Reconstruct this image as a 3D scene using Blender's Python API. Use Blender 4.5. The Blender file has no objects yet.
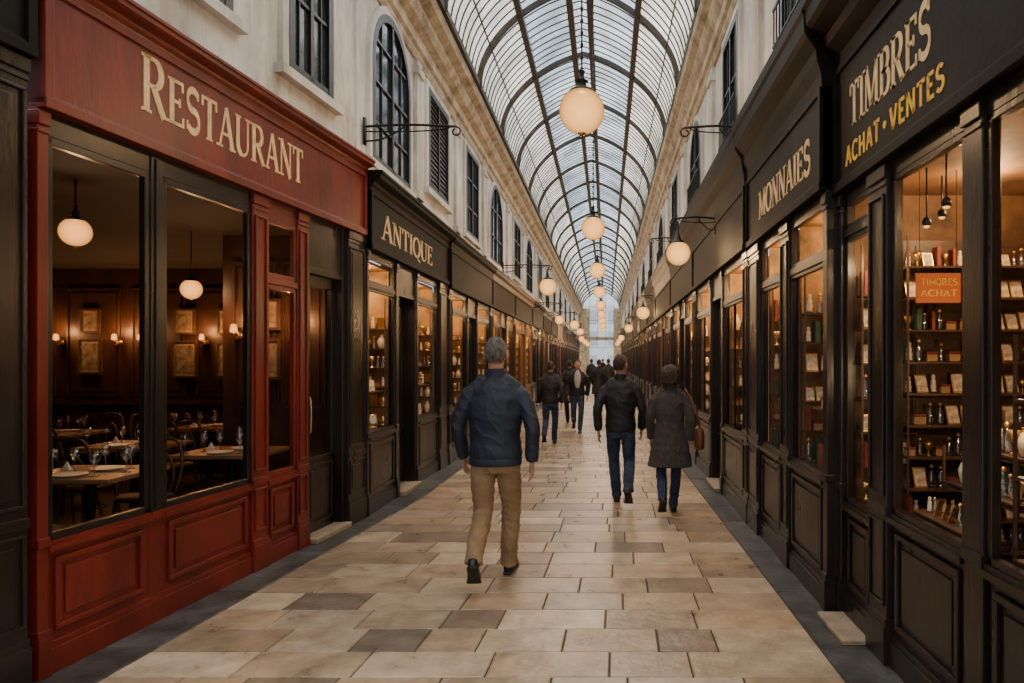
import bpy, bmesh, math, random
from mathutils import Vector, Matrix, noise
random.seed(7)
SC=bpy.context.scene
COL=SC.collection
Z=Vector((0,0,1))
pi=math.pi
# ------------------------------------------------------------ materials
def mat(name,col,rough=.5,metal=0.,var=.25,scale=5.,bump=0.,bscale=60.,stretch=(1,1,1),emit=0.,ecol=None,col2=None,rvar=0.,attr=False,stain=None,spec=None,bdist=.02):
    m=bpy.data.materials.new(name); m.use_nodes=True
    nt=m.node_tree; N=nt.nodes; L=nt.links; p=N['Principled BSDF']
    tc=N.new('ShaderNodeTexCoord'); mp=N.new('ShaderNodeMapping'); mp.inputs['Scale'].default_value=stretch
    L.new(tc.outputs['Object'],mp.inputs['Vector'])
    n=N.new('ShaderNodeTexNoise'); n.inputs['Scale'].default_value=scale; n.inputs['Detail'].default_value=6; n.inputs['Roughness'].default_value=.6
    L.new(mp.outputs[0],n.inputs['Vector'])
    r=N.new('ShaderNodeValToRGB'); r.color_ramp.elements[0].position=.32; r.color_ramp.elements[1].position=.7
    c1=tuple(c*(1-var) for c in col)+(1,); c2=(tuple(col2) if col2 else tuple(min(1,c*(1+var)) for c in col))+(1,)
    r.color_ramp.elements[0].color=c1; r.color_ramp.elements[1].color=c2
    L.new(n.outputs['Fac'],r.inputs['Fac'])
    out=r.outputs['Color']
    if attr:
        a=N.new('ShaderNodeAttribute'); a.attribute_name='Col'
        mx=N.new('ShaderNodeMixRGB'); mx.blend_type='MULTIPLY'; mx.inputs['Fac'].default_value=1
        L.new(out,mx.inputs['Color1']); L.new(a.outputs['Color'],mx.inputs['Color2']); out=mx.outputs['Color']
    for (sc_,lo_,scol,fac,st2) in (stain or []):
        mp2=N.new('ShaderNodeMapping'); mp2.inputs['Scale'].default_value=st2; L.new(tc.outputs['Object'],mp2.inputs['Vector'])
        n3=N.new('ShaderNodeTexNoise'); n3.inputs['Scale'].default_value=sc_; n3.inputs['Detail'].default_value=8; n3.inputs['Roughness'].default_value=.7
        L.new(mp2.outputs[0],n3.inputs['Vector'])
        r3=N.new('ShaderNodeValToRGB'); r3.color_ramp.elements[0].position=lo_; r3.color_ramp.elements[0].color=(0,0,0,1); r3.color_ramp.elements[1].position=lo_+.18; r3.color_ramp.elements[1].color=(fac,fac,fac,1)
        L.new(n3.outputs['Fac'],r3.inputs['Fac'])
        mx=N.new('ShaderNodeMixRGB'); mx.blend_type='MULTIPLY'; L.new(r3.outputs[0],mx.inputs['Fac']); L.new(out,mx.inputs['Color1']); mx.inputs['Color2'].default_value=tuple(scol)+(1,); out=mx.outputs['Color']
    L.new(out,p.inputs['Base Color'])
    p.inputs['Roughness'].default_value=rough; p.inputs['Metallic'].default_value=metal
    if spec is not None: p.inputs['Specular IOR Level'].default_value=spec
    if rvar:
        mr=N.new('ShaderNodeMapRange'); mr.inputs['To Min'].default_value=max(0.02,rough-rvar); mr.inputs['To Max'].default_value=rough+rvar
        L.new(n.outputs['Fac'],mr.inputs['Value']); L.new(mr.outputs[0],p.inputs['Roughness'])
    if bump:
        n2=N.new('ShaderNodeTexNoise'); n2.inputs['Scale'].default_value=bscale; n2.inputs['Detail'].default_value=5
        L.new(mp.outputs[0],n2.inputs['Vector'])
        b=N.new('ShaderNodeBump'); b.inputs['Strength'].default_value=bump; b.inputs['Distance'].default_value=bdist
        L.new(n2.outputs['Fac'],b.inputs['Height']); L.new(b.outputs[0],p.inputs['Normal'])
    if emit:
        p.inputs['Emission Color'].default_value=tuple(ecol or col)+(1,); p.inputs['Emission Strength'].default_value=emit
    return m
def glass(name,tint=(.93,.94,.92),base=.05,mul=.8,rough=.02,dust=0.,dcol=(.7,.75,.75)):
    m=bpy.data.materials.new(name); m.use_nodes=True
    nt=m.node_tree; N=nt.nodes; L=nt.links; N.clear()
    o=N.new('ShaderNodeOutputMaterial'); t=N.new('ShaderNodeBsdfTransparent'); g=N.new('ShaderNodeBsdfGlossy')
    t.inputs['Color'].default_value=tint+(1,); g.inputs['Roughness'].default_value=rough
    lw=N.new('ShaderNodeLayerWeight'); pw=N.new('ShaderNodeMath'); pw.operation='POWER'; pw.inputs[1].default_value=5
    lw.inputs['Blend'].default_value=.5
    L.new(lw.outputs['Facing'],pw.inputs[0])
    ma=N.new('ShaderNodeMath'); ma.operation='MULTIPLY_ADD'; ma.inputs[1].default_value=mul; ma.inputs[2].default_value=base
    L.new(pw.outputs[0],ma.inputs[0])
    mx=N.new('ShaderNodeMixShader'); L.new(ma.outputs[0],mx.inputs[0]); L.new(t.outputs[0],mx.inputs[1]); L.new(g.outputs[0],mx.inputs[2])
    res=mx.outputs[0]
    if dust:
        d=N.new('ShaderNodeBsdfTranslucent'); d.inputs['Color'].default_value=dcol+(1,)
        tc=N.new('ShaderNodeTexCoord'); n=N.new('ShaderNodeTexNoise'); n.inputs['Scale'].default_value=1.6; n.inputs['Detail'].default_value=6
        L.new(tc.outputs['Object'],n.inputs['Vector'])
        mm=N.new('ShaderNodeMath'); mm.operation='MULTIPLY'; mm.inputs[1].default_value=dust*2; L.new(n.outputs['Fac'],mm.inputs[0])
        m2=N.new('ShaderNodeMixShader'); L.new(mm.outputs[0],m2.inputs[0]); L.new(res,m2.inputs[1]); L.new(d.outputs[0],m2.inputs[2]); res=m2.outputs[0]
        rt=N.new('ShaderNodeValToRGB'); rt.color_ramp.elements[0].position=.38; rt.color_ramp.elements[0].color=tuple(c*.5 for c in tint)+(1,); rt.color_ramp.elements[1].position=.6; rt.color_ramp.elements[1].color=tint+(1,)
        L.new(n.outputs['Fac'],rt.inputs['Fac']); L.new(rt.outputs[0],t.inputs['Color'])
    L.new(res,o.inputs[0]); return m
def opal(name,col,strength,transp):
    m=bpy.data.materials.new(name); m.use_nodes=True
    nt=m.node_tree; N=nt.nodes; L=nt.links; N.clear()
    o=N.new('ShaderNodeOutputMaterial'); t=N.new('ShaderNodeBsdfTransparent'); e=N.new('ShaderNodeEmission')
    tc=N.new('ShaderNodeTexCoord'); n=N.new('ShaderNodeTexNoise'); n.inputs['Scale'].default_value=7
    L.new(tc.outputs['Object'],n.inputs['Vector'])
    rp=N.new('ShaderNodeValToRGB'); rp.color_ramp.elements[0].color=tuple(c*.8 for c in col)+(1,); rp.color_ramp.elements[1].color=tuple(col)+(1,)
    L.new(n.outputs['Fac'],rp.inputs['Fac']); L.new(rp.outputs[0],e.inputs['Color'])
    lw=N.new('ShaderNodeLayerWeight'); lw.inputs['Blend'].default_value=.5
    mr=N.new('ShaderNodeMapRange'); mr.inputs['To Min'].default_value=strength*1.6; mr.inputs['To Max'].default_value=strength*.22
    L.new(lw.outputs['Facing'],mr.inputs['Value']); L.new(mr.outputs[0],e.inputs['Strength'])
    mx=N.new('ShaderNodeMixShader'); mx.inputs[0].default_value=1-transp
    L.new(t.outputs[0],mx.inputs[1]); L.new(e.outputs[0],mx.inputs[2]); L.new(mx.outputs[0],o.inputs[0]); return m
M={}
M['red']=mat('red_paint',(.145,.013,.0065),.38,var=.4,scale=4,bump=.1,bscale=25,stretch=(1,1,.3),rvar=.14,spec=.45,stain=[(5,.55,(.55,.5,.45),.6,(1,1,.4))])
M['black']=mat('black_paint',(.017,.0115,.0082),.30,var=.5,scale=4,bump=.12,bscale=26,stretch=(1,1,.3),rvar=.1,spec=.45)
M['frame']=mat('dark_frame_paint',(.012,.009,.0075),.3,var=.3,bump=.04,spec=.45)
M['board']=mat('black_sign_board',(.0075,.006,.0048),.58,var=.5,scale=4,bump=.08,bscale=26,spec=.12)
M['boardbrown']=mat('brown_sign_board',(.022,.011,.006),.6,var=.4,scale=4,bump=.05,bscale=30,spec=.12)
M['brown']=mat('dark_brown_wood',(.05,.024,.013),.4,var=.45,scale=5,bump=.1,stretch=(2,2,.25),spec=.4)
M['tan']=mat('tan_wood',(.20,.10,.045),.5,var=.35,scale=5,bump=.1,stretch=(2,2,.25),spec=.3)
M['gold']=mat('cream_gold_lettering',(.78,.53,.25),.6,var=.25,scale=12)
M['yellow']=mat('yellow_lettering',(.88,.46,.05),.6,var=.2,scale=12)
M['glass']=glass('shop_glass',base=.03,mul=.35)
M['roofglass']=glass('roof_glass_clear',tint=(.66,.75,.83),base=.03,mul=.1,rough=.2,dust=.18,dcol=(.86,.88,.86))
M['roofcream']=glass('roof_glass_frosted',tint=(.66,.62,.54),base=.02,mul=.05,rough=.3,dust=.36,dcol=(.93,.87,.75))
M['darkglass']=mat('dark_window_glass',(.03,.037,.045),.08,var=.6,scale=1.5)
M['plaster']=mat('aged_plaster',(.66,.625,.56),.85,var=.22,scale=1.8,bump=.3,bscale=12,stretch=(1,1,.5),col2=(.88,.85,.79),stain=[(2.0,.48,(.58,.50,.41),.7,(1.6,1.6,.3)),(7,.56,(.6,.53,.45),.6,(1,1,.8))])
M['stone']=mat('cornice_stone',(.54,.41,.27),.8,var=.32,scale=4,bump=.4,bscale=25,col2=(.76,.63,.45),stain=[(3,.50,(.42,.32,.22),.75,(1,.6,1)),(14,.56,(.5,.42,.34),.6,(1,1,1))])
M['haze']=mat('hazed_street_facade',(.66,.69,.71),.8,var=.1,scale=1)  # bright distance haze is put into the facade's pale colour
M['hazeglass']=mat('hazed_street_windows',(.42,.46,.50),.3,var=.1)  # window colour paled to carry the same painted haze
M['iron']=mat('dark_iron',(.02,.018,.016),.45,metal=.5,var=.3)
M['rib']=mat('roof_iron',(.040,.030,.022),.6,metal=.0,var=.4,scale=8)
M['paver']=mat('limestone_pavers',(.70,.67,.64),.31,var=.22,scale=5,bump=.35,bscale=20,col2=(1,.995,.98),rvar=.12,attr=True,stain=[(1.6,.50,(.62,.55,.48),.6,(1,1,1)),(13,.55,(.66,.60,.53),.7,(1,1,1))])
M['joint']=mat('joint_mortar',(.045,.035,.027),.9,var=.3,scale=10,bump=.3)
M['slate']=mat('slate_border',(.05,.046,.042),.42,var=.4,scale=4,bump=.3,bscale=20,col2=(.10,.092,.085),rvar=.1,attr=True)
M['step']=mat('step_stone',(.30,.22,.145),.6,var=.3,scale=6,bump=.2)
M['opal']=opal('opal_glass_lit',(1.,.45,.12),1.75,.08)
M['opal2']=opal('opal_glass_warm',(1.,.38,.09),1.7,.15)
M['wallwarm']=mat('warm_shop_wall',(.16,.08,.033),.7,var=.65,scale=2.5)
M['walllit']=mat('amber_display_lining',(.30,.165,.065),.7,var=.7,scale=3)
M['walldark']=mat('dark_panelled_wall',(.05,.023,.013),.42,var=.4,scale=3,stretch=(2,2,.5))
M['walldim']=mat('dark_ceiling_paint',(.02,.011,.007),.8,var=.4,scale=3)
M['shelf']=mat('shelf_wood',(.07,.035,.018),.45,var=.4,scale=6,stretch=(1,1,4))
M['brass']=mat('brass',(.7,.45,.17),.28,metal=.9,var=.2)
M['cream']=mat('cream_ceramic',(.68,.56,.40),.35,var=.25,scale=9)
M['paper']=mat('aged_paper',(.62,.50,.34),.8,var=.5,scale=25)
M['mount']=mat('picture_mount',(.30,.22,.14),.8,var=.3,scale=20)
M['paintart']=mat('faded_picture',(.12,.085,.055),.8,var=.7,scale=10,col2=(.36,.28,.18))
M['bookred']=mat('book_oxblood',(.20,.04,.025),.6,var=.3)
M['bookgreen']=mat('book_green',(.04,.08,.05),.6,var=.3)
M['booktan']=mat('book_tan',(.35,.2,.09),.6,var=.3)
M['crystal']=glass('clear_glassware',tint=(.9,.92,.9),base=.25,mul=.85)
M['tabletop']=mat('table_wood',(.26,.135,.065),.3,var=.35,scale=4,stretch=(1,6,1))
M['porcelain']=mat('white_porcelain',(.75,.72,.66),.3,var=.08)
M['orange']=mat('lit_orange_sign',(.28,.05,.008),.6,var=.2,emit=.26,ecol=(1,.20,.02))
M['skin']=mat('skin',(.42,.23,.16),.55,var=.12,scale=12)
M['hairgrey']=mat('grey_hair',(.13,.12,.11),.75,var=.75,scale=55,bump=1.,bscale=110,stretch=(1,1,.3))
M['hairbrown']=mat('dark_brown_hair',(.05,.029,.018),.5,var=.6,scale=60,bump=.9,bscale=110,stretch=(1,1,.25))
M['navy']=mat('navy_jacket_cloth',(.011,.017,.034),.65,var=.25,scale=9,bump=.28,bscale=9,bdist=.05,stretch=(1,1,1.5))
M['khaki']=mat('khaki_cotton',(.27,.175,.095),.85,var=.18,scale=9,bump=.35,bscale=10,bdist=.05,stretch=(1,1,1.6))
M['jeans']=mat('blue_denim',(.025,.045,.085),.85,var=.5,scale=12,bump=.3,bscale=12,bdist=.05)
M['blackcloth']=mat('black_cloth',(.011,.011,.014),.65,var=.3,scale=9,bump=.28,bscale=9,bdist=.05)
M['greycoat']=mat('charcoal_wool',(.058,.051,.043),.9,var=.3,scale=30,bump=.3,bscale=8,bdist=.05,stretch=(1.6,1.6,.6))
M['white']=mat('pale_shirt',(.5,.5,.5),.8,var=.1)
M['shoe']=mat('black_leather',(.012,.010,.009),.4,var=.3)
M['sole']=mat('rubber_sole',(.03,.026,.022),.8,var=.3)
M['bag']=mat('brown_leather',(.15,.05,.022),.4,var=.3)
M['eye']=mat('eye_white',(.7,.68,.65),.2,var=.02)
# ------------------------------------------------------------ mesh builder
class MB:
    def __init__(s): s.v=[]; s.f=[]
    def add(s,vs,fs):
        o=len(s.v); s.v+= [Vector(x) for x in vs]; s.f+=[tuple(i+o for i in f) for f in fs]
    def box(s,a0,a1,b0,b1,c0,c1):
        s.add([(a0,b0,c0),(a1,b0,c0),(a1,b1,c0),(a0,b1,c0),(a0,b0,c1),(a1,b0,c1),(a1,b1,c1),(a0,b1,c1)],
              [(0,3,2,1),(4,5,6,7),(0,1,5,4),(1,2,6,5),(2,3,7,6),(3,0,4,7)])
    def quad(s,a,b,c,d): s.add([a,b,c,d],[(0,1,2,3)])
    def hull8(s,p): s.add(p,[(0,3,2,1),(4,5,6,7),(0,1,5,4),(1,2,6,5),(2,3,7,6),(3,0,4,7)])
    def extr(s,prof,u0,u1):
        n=len(prof); s.add([(u0,a,b) for a,b in prof]+[(u1,a,b) for a,b in prof],
            [tuple(range(n)),tuple(range(2*n-1,n-1,-1))]+[(i,(i+1)%n,(i+1)%n+n,i+n) for i in range(n)])
    def lathe(s,prof,c=(0,0,0),n=20):
        c=Vector(c); vs=[]; fs=[]
        for r,z in prof:
            for k in range(n):
                a=2*pi*k/n; vs.append(c+Vector((r*math.cos(a),r*math.sin(a),z)))
        for i in range(len(prof)-1):
            for k in range(n):
                k2=(k+1)%n; fs.append((i*n+k,i*n+k2,(i+1)*n+k2,(i+1)*n+k))
        fs.append(tuple(range(n-1,-1,-1))); fs.append(tuple((len(prof)-1)*n+k for k in range(n)))
        s.add(vs,fs)
    def ell(s,c,r,nu=18,nv=12,rot=None):
        c=Vector(c); r=r if hasattr(r,'__len__') else (r,r,r); vs=[]; fs=[]
        for i in range(1,nv):
            t=pi*i/nv
            for k in range(nu):
                a=2*pi*k/nu; p=Vector((r[0]*math.sin(t)*math.cos(a),r[1]*math.sin(t)*math.sin(a),r[2]*math.cos(t)))
                if rot: p=rot@p
                vs.append(c+p)
        top=Vector((0,0,r[2])); bot=Vector((0,0,-r[2]))
        if rot: top=rot@top; bot=rot@bot
        vs+= [c+top,c+bot]; T=len(vs)-2
        for i in range(nv-2):
            for k in range(nu):
                k2=(k+1)%nu; fs.append((i*nu+k,(i+1)*nu+k,(i+1)*nu+k2,i*nu+k2))
        for k in range(nu):
            k2=(k+1)%nu; fs.append((T,k,k2)); fs.append((T+1,(nv-2)*nu+k2,(nv-2)*nu+k))
        s.add(vs,fs)
    def rings(s,R,n):
        vs=[];fs=[]
        for c,a,b in R:
            for k in range(n):
                t=2*pi*k/n; vs.append(c+a*math.cos(t)+b*math.sin(t))
        for i in range(len(R)-1):
            for k in range(n):
                k2=(k+1)%n; fs.append((i*n+k,i*n+k2,(i+1)*n+k2,(i+1)*n+k))
        fs.append(tuple(range(n-1,-1,-1))); fs.append(tuple((len(R)-1)*n+k for k in range(n)))
        s.add(vs,fs)
    def limb(s,pts,rad,n=12,sub=4,ref=None):
        P=[Vector(p) for p in pts]; Q=[(r,r) if not hasattr(r,'__len__') else r for r in rad]
        PP=[];RR=[]
        for i in range(len(P)-1):
            p0=P[max(0,i-1)];p1=P[i];p2=P[i+1];p3=P[min(len(P)-1,i+2)]
            for j in range(sub):
                t=j/sub
                PP.append(.5*((2*p1)+(p2-p0)*t+(2*p0-5*p1+4*p2-p3)*t*t+(3*p1-p0-3*p2+p3)*t**3))
                tt=t*t*(3-2*t); RR.append((Q[i][0]*(1-tt)+Q[i+1][0]*tt,Q[i][1]*(1-tt)+Q[i+1][1]*tt))
        PP.append(P[-1]);RR.append(Q[-1])
        R=[]
        for i,p in enumerate(PP):
            t=(PP[min(i+1,len(PP)-1)]-PP[max(i-1,0)]).normalized()
            X=Vector(ref) if ref else (Vector((1,0,0)) if abs(t.x)<.9 else Vector((0,1,0)))
            a=(X-t*X.dot(t)).normalized(); b=t.cross(a)
            R.append((p,a*RR[i][0],b*RR[i][1]))
        s.rings(R,n)
    def cyl(s,p0,p1,r0,r1=None,n=12): s.limb([p0,p1],[r0,r0 if r1 is None else r1],n,1)
def setp(o,label=None,category=None,kind=None,group=None):
    if label:o['label']=label
    if category:o['category']=category
    if kind:o['kind']=kind
    if group:o['group']=group
def make(name,mb,m,parent=None,F=None,smooth=False,loc=None,bevel=0,**k):
    me=bpy.data.meshes.new(name)
    vs=[F(p) for p in mb.v] if F else mb.v
    me.from_pydata([tuple(v) for v in vs],[],mb.f)
    bm=bmesh.new(); bm.from_mesh(me); bmesh.ops.recalc_face_normals(bm,faces=bm.faces); bm.to_mesh(me); bm.free()
    if smooth:
        for p in me.polygons: p.use_smooth=True
    o=bpy.data.objects.new(name,me); COL.objects.link(o); me.materials.append(m)
    if parent: o.parent=parent
    if loc is not None: o.location=loc
    if bevel:
        b=o.modifiers.new('b','BEVEL'); b.width=bevel; b.segments=2; b.limit_method='ANGLE'
    setp(o,**k); return o
def empty(name,loc,label,category,rot=0,**k):
    o=bpy.data.objects.new(name,None); COL.objects.link(o); o.location=loc; o.rotation_euler=(0,0,rot); o.empty_display_size=.1
    setp(o,label,category,**k); return o
def dup(root,loc,rot=0,scale=None,label=None,group=None,m=None):
    def cp(o,par):
        c=o.copy(); COL.objects.link(c)
        if par: c.parent=par
        for ch in list(o.children): cp(ch,c)
        return c
    c=cp(root,None); c.location=loc; c.rotation_euler=(0,0,rot)
    if scale: c.scale=(scale,)*3 if not hasattr(scale,'__len__') else scale
    if label: c['label']=label
    if group: c['group']=group
    return c
class Fr:
    def __init__(s,O,U,V): s.O=Vector(O); s.U=Vector(U).normalized(); s.V=Vector(V).normalized()
    def __call__(s,p): return s.U*p[0]+s.V*p[1]+Z*p[2]
    def w(s,u,v,z): return s.O+s(( u,v,z))
    def sub(s,u,v=0,z=0): return Fr(s.w(u,v,z),s.U,s.V)
def light(loc,power,color=(1,.58,.27),r=.05,name='shop_light'):
    l=bpy.data.lights.new(name,'POINT'); l.energy=power; l.color=color; l.shadow_soft_size=r
    o=bpy.data.objects.new(name,l); COL.objects.link(o); o.location=loc
# ------------------------------------------------------------ lettering
def arc(cx,cy,rx,ry,a0,a1,n=14): return [(cx+rx*math.cos(math.radians(a0+(a1-a0)*i/n)),cy+ry*math.sin(math.radians(a0+(a1-a0)*i/n))) for i in range(n+1)]
K=.17; t_=.075
LET={
'A':(.84,[([(.1,0),(.41,1)],t_),([(.41,1),(.73,0)],K),([(.2,.34),(.62,.34)],t_)],[(.1,0),(.73,0)]),
'B':(.74,[([(.17,0),(.17,1)],K),([(.17,.97)]+arc(.38,.75,.2,.22,90,-90)+[(.17,.53)],'v'),([(.17,.53)]+arc(.4,.28,.24,.25,90,-90)+[(.17,.03)],'v')],[(.17,0),(.17,1)]),
'C':(.82,[(arc(.46,.5,.36,.47,48,312,22),'v'),([(.72,.95),(.72,.68)],t_)],[]),
'E':(.7,[([(.17,0),(.17,1)],K),([(.17,.965),(.6,.965)],t_),([(.17,.52),(.48,.52)],t_),([(.17,.035),(.62,.035)],t_),([(.6,1),(.6,.78)],t_),([(.48,.42),(.48,.62)],t_),([(.62,0),(.62,.22)],t_)],[(.17,0),(.17,1)]),
'H':(.88,[([(.17,0),(.17,1)],K),([(.7,0),(.7,1)],K),([(.17,.52),(.7,.52)],t_)],[(.17,0),(.17,1),(.7,0),(.7,1)]),
'I':(.38,[([(.19,0),(.19,1)],K)],[(.19,0),(.19,1)]),
'M':(1.05,[([(.15,0),(.15,1)],t_),([(.17,1),(.51,.08)],K),([(.51,.08),(.85,1)],t_),([(.87,0),(.87,1)],K)],[(.15,0),(.12,1),(.87,0),(.9,1)]),
'N':(.88,[([(.15,0),(.15,1)],t_),([(.15,1),(.72,0)],K),([(.72,0),(.72,1)],t_)],[(.15,0),(.12,1),(.72,1)]),
'O':(.9,[(arc(.45,.5,.36,.47,0,360,30),'v')],[]),
'Q':(.9,[(arc(.45,.5,.36,.47,0,360,30),'v'),([(.45,.1),(.62,-.08),(.85,-.16)],.09)],[]),
'R':(.82,[([(.17,0),(.17,1)],K),([(.17,.97)]+arc(.4,.73,.22,.24,90,-90)+[(.17,.49)],'v'),([(.38,.49),(.7,0)],K)],[(.17,0),(.17,1),(.74,0)]),
'S':(.68,[(arc(.34,.74,.23,.23,35,270,14)+arc(.34,.27,.25,.24,88,-145,14)[1:],'s'),([(.54,.96),(.54,.78)],t_),([(.1,.04),(.1,.24)],t_)],[]),
'T':(.76,[([(.38,0),(.38,1)],K),([(.06,.965),(.7,.965)],t_),([(.07,1),(.07,.76)],t_),([(.69,1),(.69,.76)],t_)],[(.38,0)]),
'U':(.86,[([(.17,1),(.17,.3)]+arc(.43,.3,.26,.27,180,360,14)+[(.69,1)],'u')],[(.17,1),(.69,1)]),
'V':(.82,[([(.1,1),(.41,0)],K),([(.41,0),(.72,1)],t_)],[(.1,1),(.72,1)]),
' ':(.4,[],[]),'*':(.9,[(arc(.45,.5,.075,.085,0,360,16),.15)],[])}
def stroke2d(pts,w):
    n=len(pts); out=[]
    for i,(x,y) in enumerate(pts):
        a=pts[max(0,i-1)]; b=pts[min(n-1,i+1)]
        dx,dy=b[0]-a[0],b[1]-a[1]; l=math.hypot(dx,dy) or 1; dx/=l;dy/=l
        ww=w
        if w=='v' or w=='s': ww=t_+(K-t_)*abs(dy if w=='v' else dx)
        if w=='u': ww=K if x<.35 else t_
        out.append(((x-dy*ww/2,y+dx*ww/2),(x+dy*ww/2,y-dx*ww/2)))
    return out
SANS={'T':[0,1],'E':[0,1,2,3],'C':[0],'S':[0]}
def lettering(text,F,ua,ub,z0,h,v,serif=True,thick=.004,small=1.0,gap=0.):
    adv=0; items=[]
    for i,ch in enumerate(text):
        s=1. if (i==0 or small==1.) else small
        items.append((ch,adv,s)); adv+=(LET[ch][0]+gap)*s
    k=(ub-ua)/adv; mb=MB()
    for ch,a,s in items:
        _,st,se=LET[ch]
        if not serif and ch in SANS: st=[st[i] for i in SANS[ch]]
        q=[]
        for pts,w in st:
            if not serif: w=.17
            L=stroke2d(pts,w)
            for i in range(len(L)-1): q.append((L[i][0],L[i][1],L[i+1][1],L[i+1][0]))
        if serif:
            for x,y in se:
                yy0,yy1=(0,.055) if y==0 else (.945,1)
                q.append(((x-.15,yy0),(x+.15,yy0),(x+.15,yy1),(x-.15,yy1)))
        for quad in q:
            f=[(ua+(a+x*s)*k,v,z0+y*s*h) for x,y in quad]; b=[(p[0],v+thick,p[2]) for p in f]
            mb.hull8(f+b)
    return mb
# ------------------------------------------------------------ people (built first)
def bake(mb,voxel,smooth=4,wr=0.,wf=14.,aniso=(1,1,1)):
    me=bpy.data.meshes.new('tmp'); me.from_pydata([tuple(v) for v in mb.v],[],mb.f)
    bm=bmesh.new(); bm.from_mesh(me); bmesh.ops.recalc_face_normals(bm,faces=bm.faces); bm.to_mesh(me); bm.free()
    o=bpy.data.objects.new('tmp',me); COL.objects.link(o)
    r=o.modifiers.new('r','REMESH'); r.mode='VOXEL'; r.voxel_size=voxel
    if smooth:
        sm=o.modifiers.new('s','SMOOTH'); sm.factor=.5; sm.iterations=smooth
    dg=bpy.context.evaluated_depsgraph_get(); dg.update()
    res=bpy.data.meshes.new_from_object(o.evaluated_get(dg))
    bpy.data.objects.remove(o); bpy.data.meshes.remove(me)
    if wr:
        nn=[v.normal.copy() for v in res.vertices]
        for v,n in zip(res.vertices,nn):
            c=v.co; d=noise.noise(Vector((c.x*wf*aniso[0],c.y*wf*aniso[1],c.z*wf*aniso[2])))
            q=1-abs(noise.noise(Vector((c.x*wf*.8+3,c.y*wf*.7,c.z*wf*1.1+c.x*wf*.9))))*2.2
            q=max(-.3,q)**3 if q>0 else q*.3
            v.co=c+n*(d*wr*.8+q*wr*.9)
    for p in res.polygons: p.use_smooth=True
    return res
def mobj(name,me,m,parent,**k):
    me.name=name; me.materials.clear(); me.materials.append(m)
    o=bpy.data.objects.new(name,me); COL.objects.link(o); o.parent=parent; setp(o,**k); return o
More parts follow.
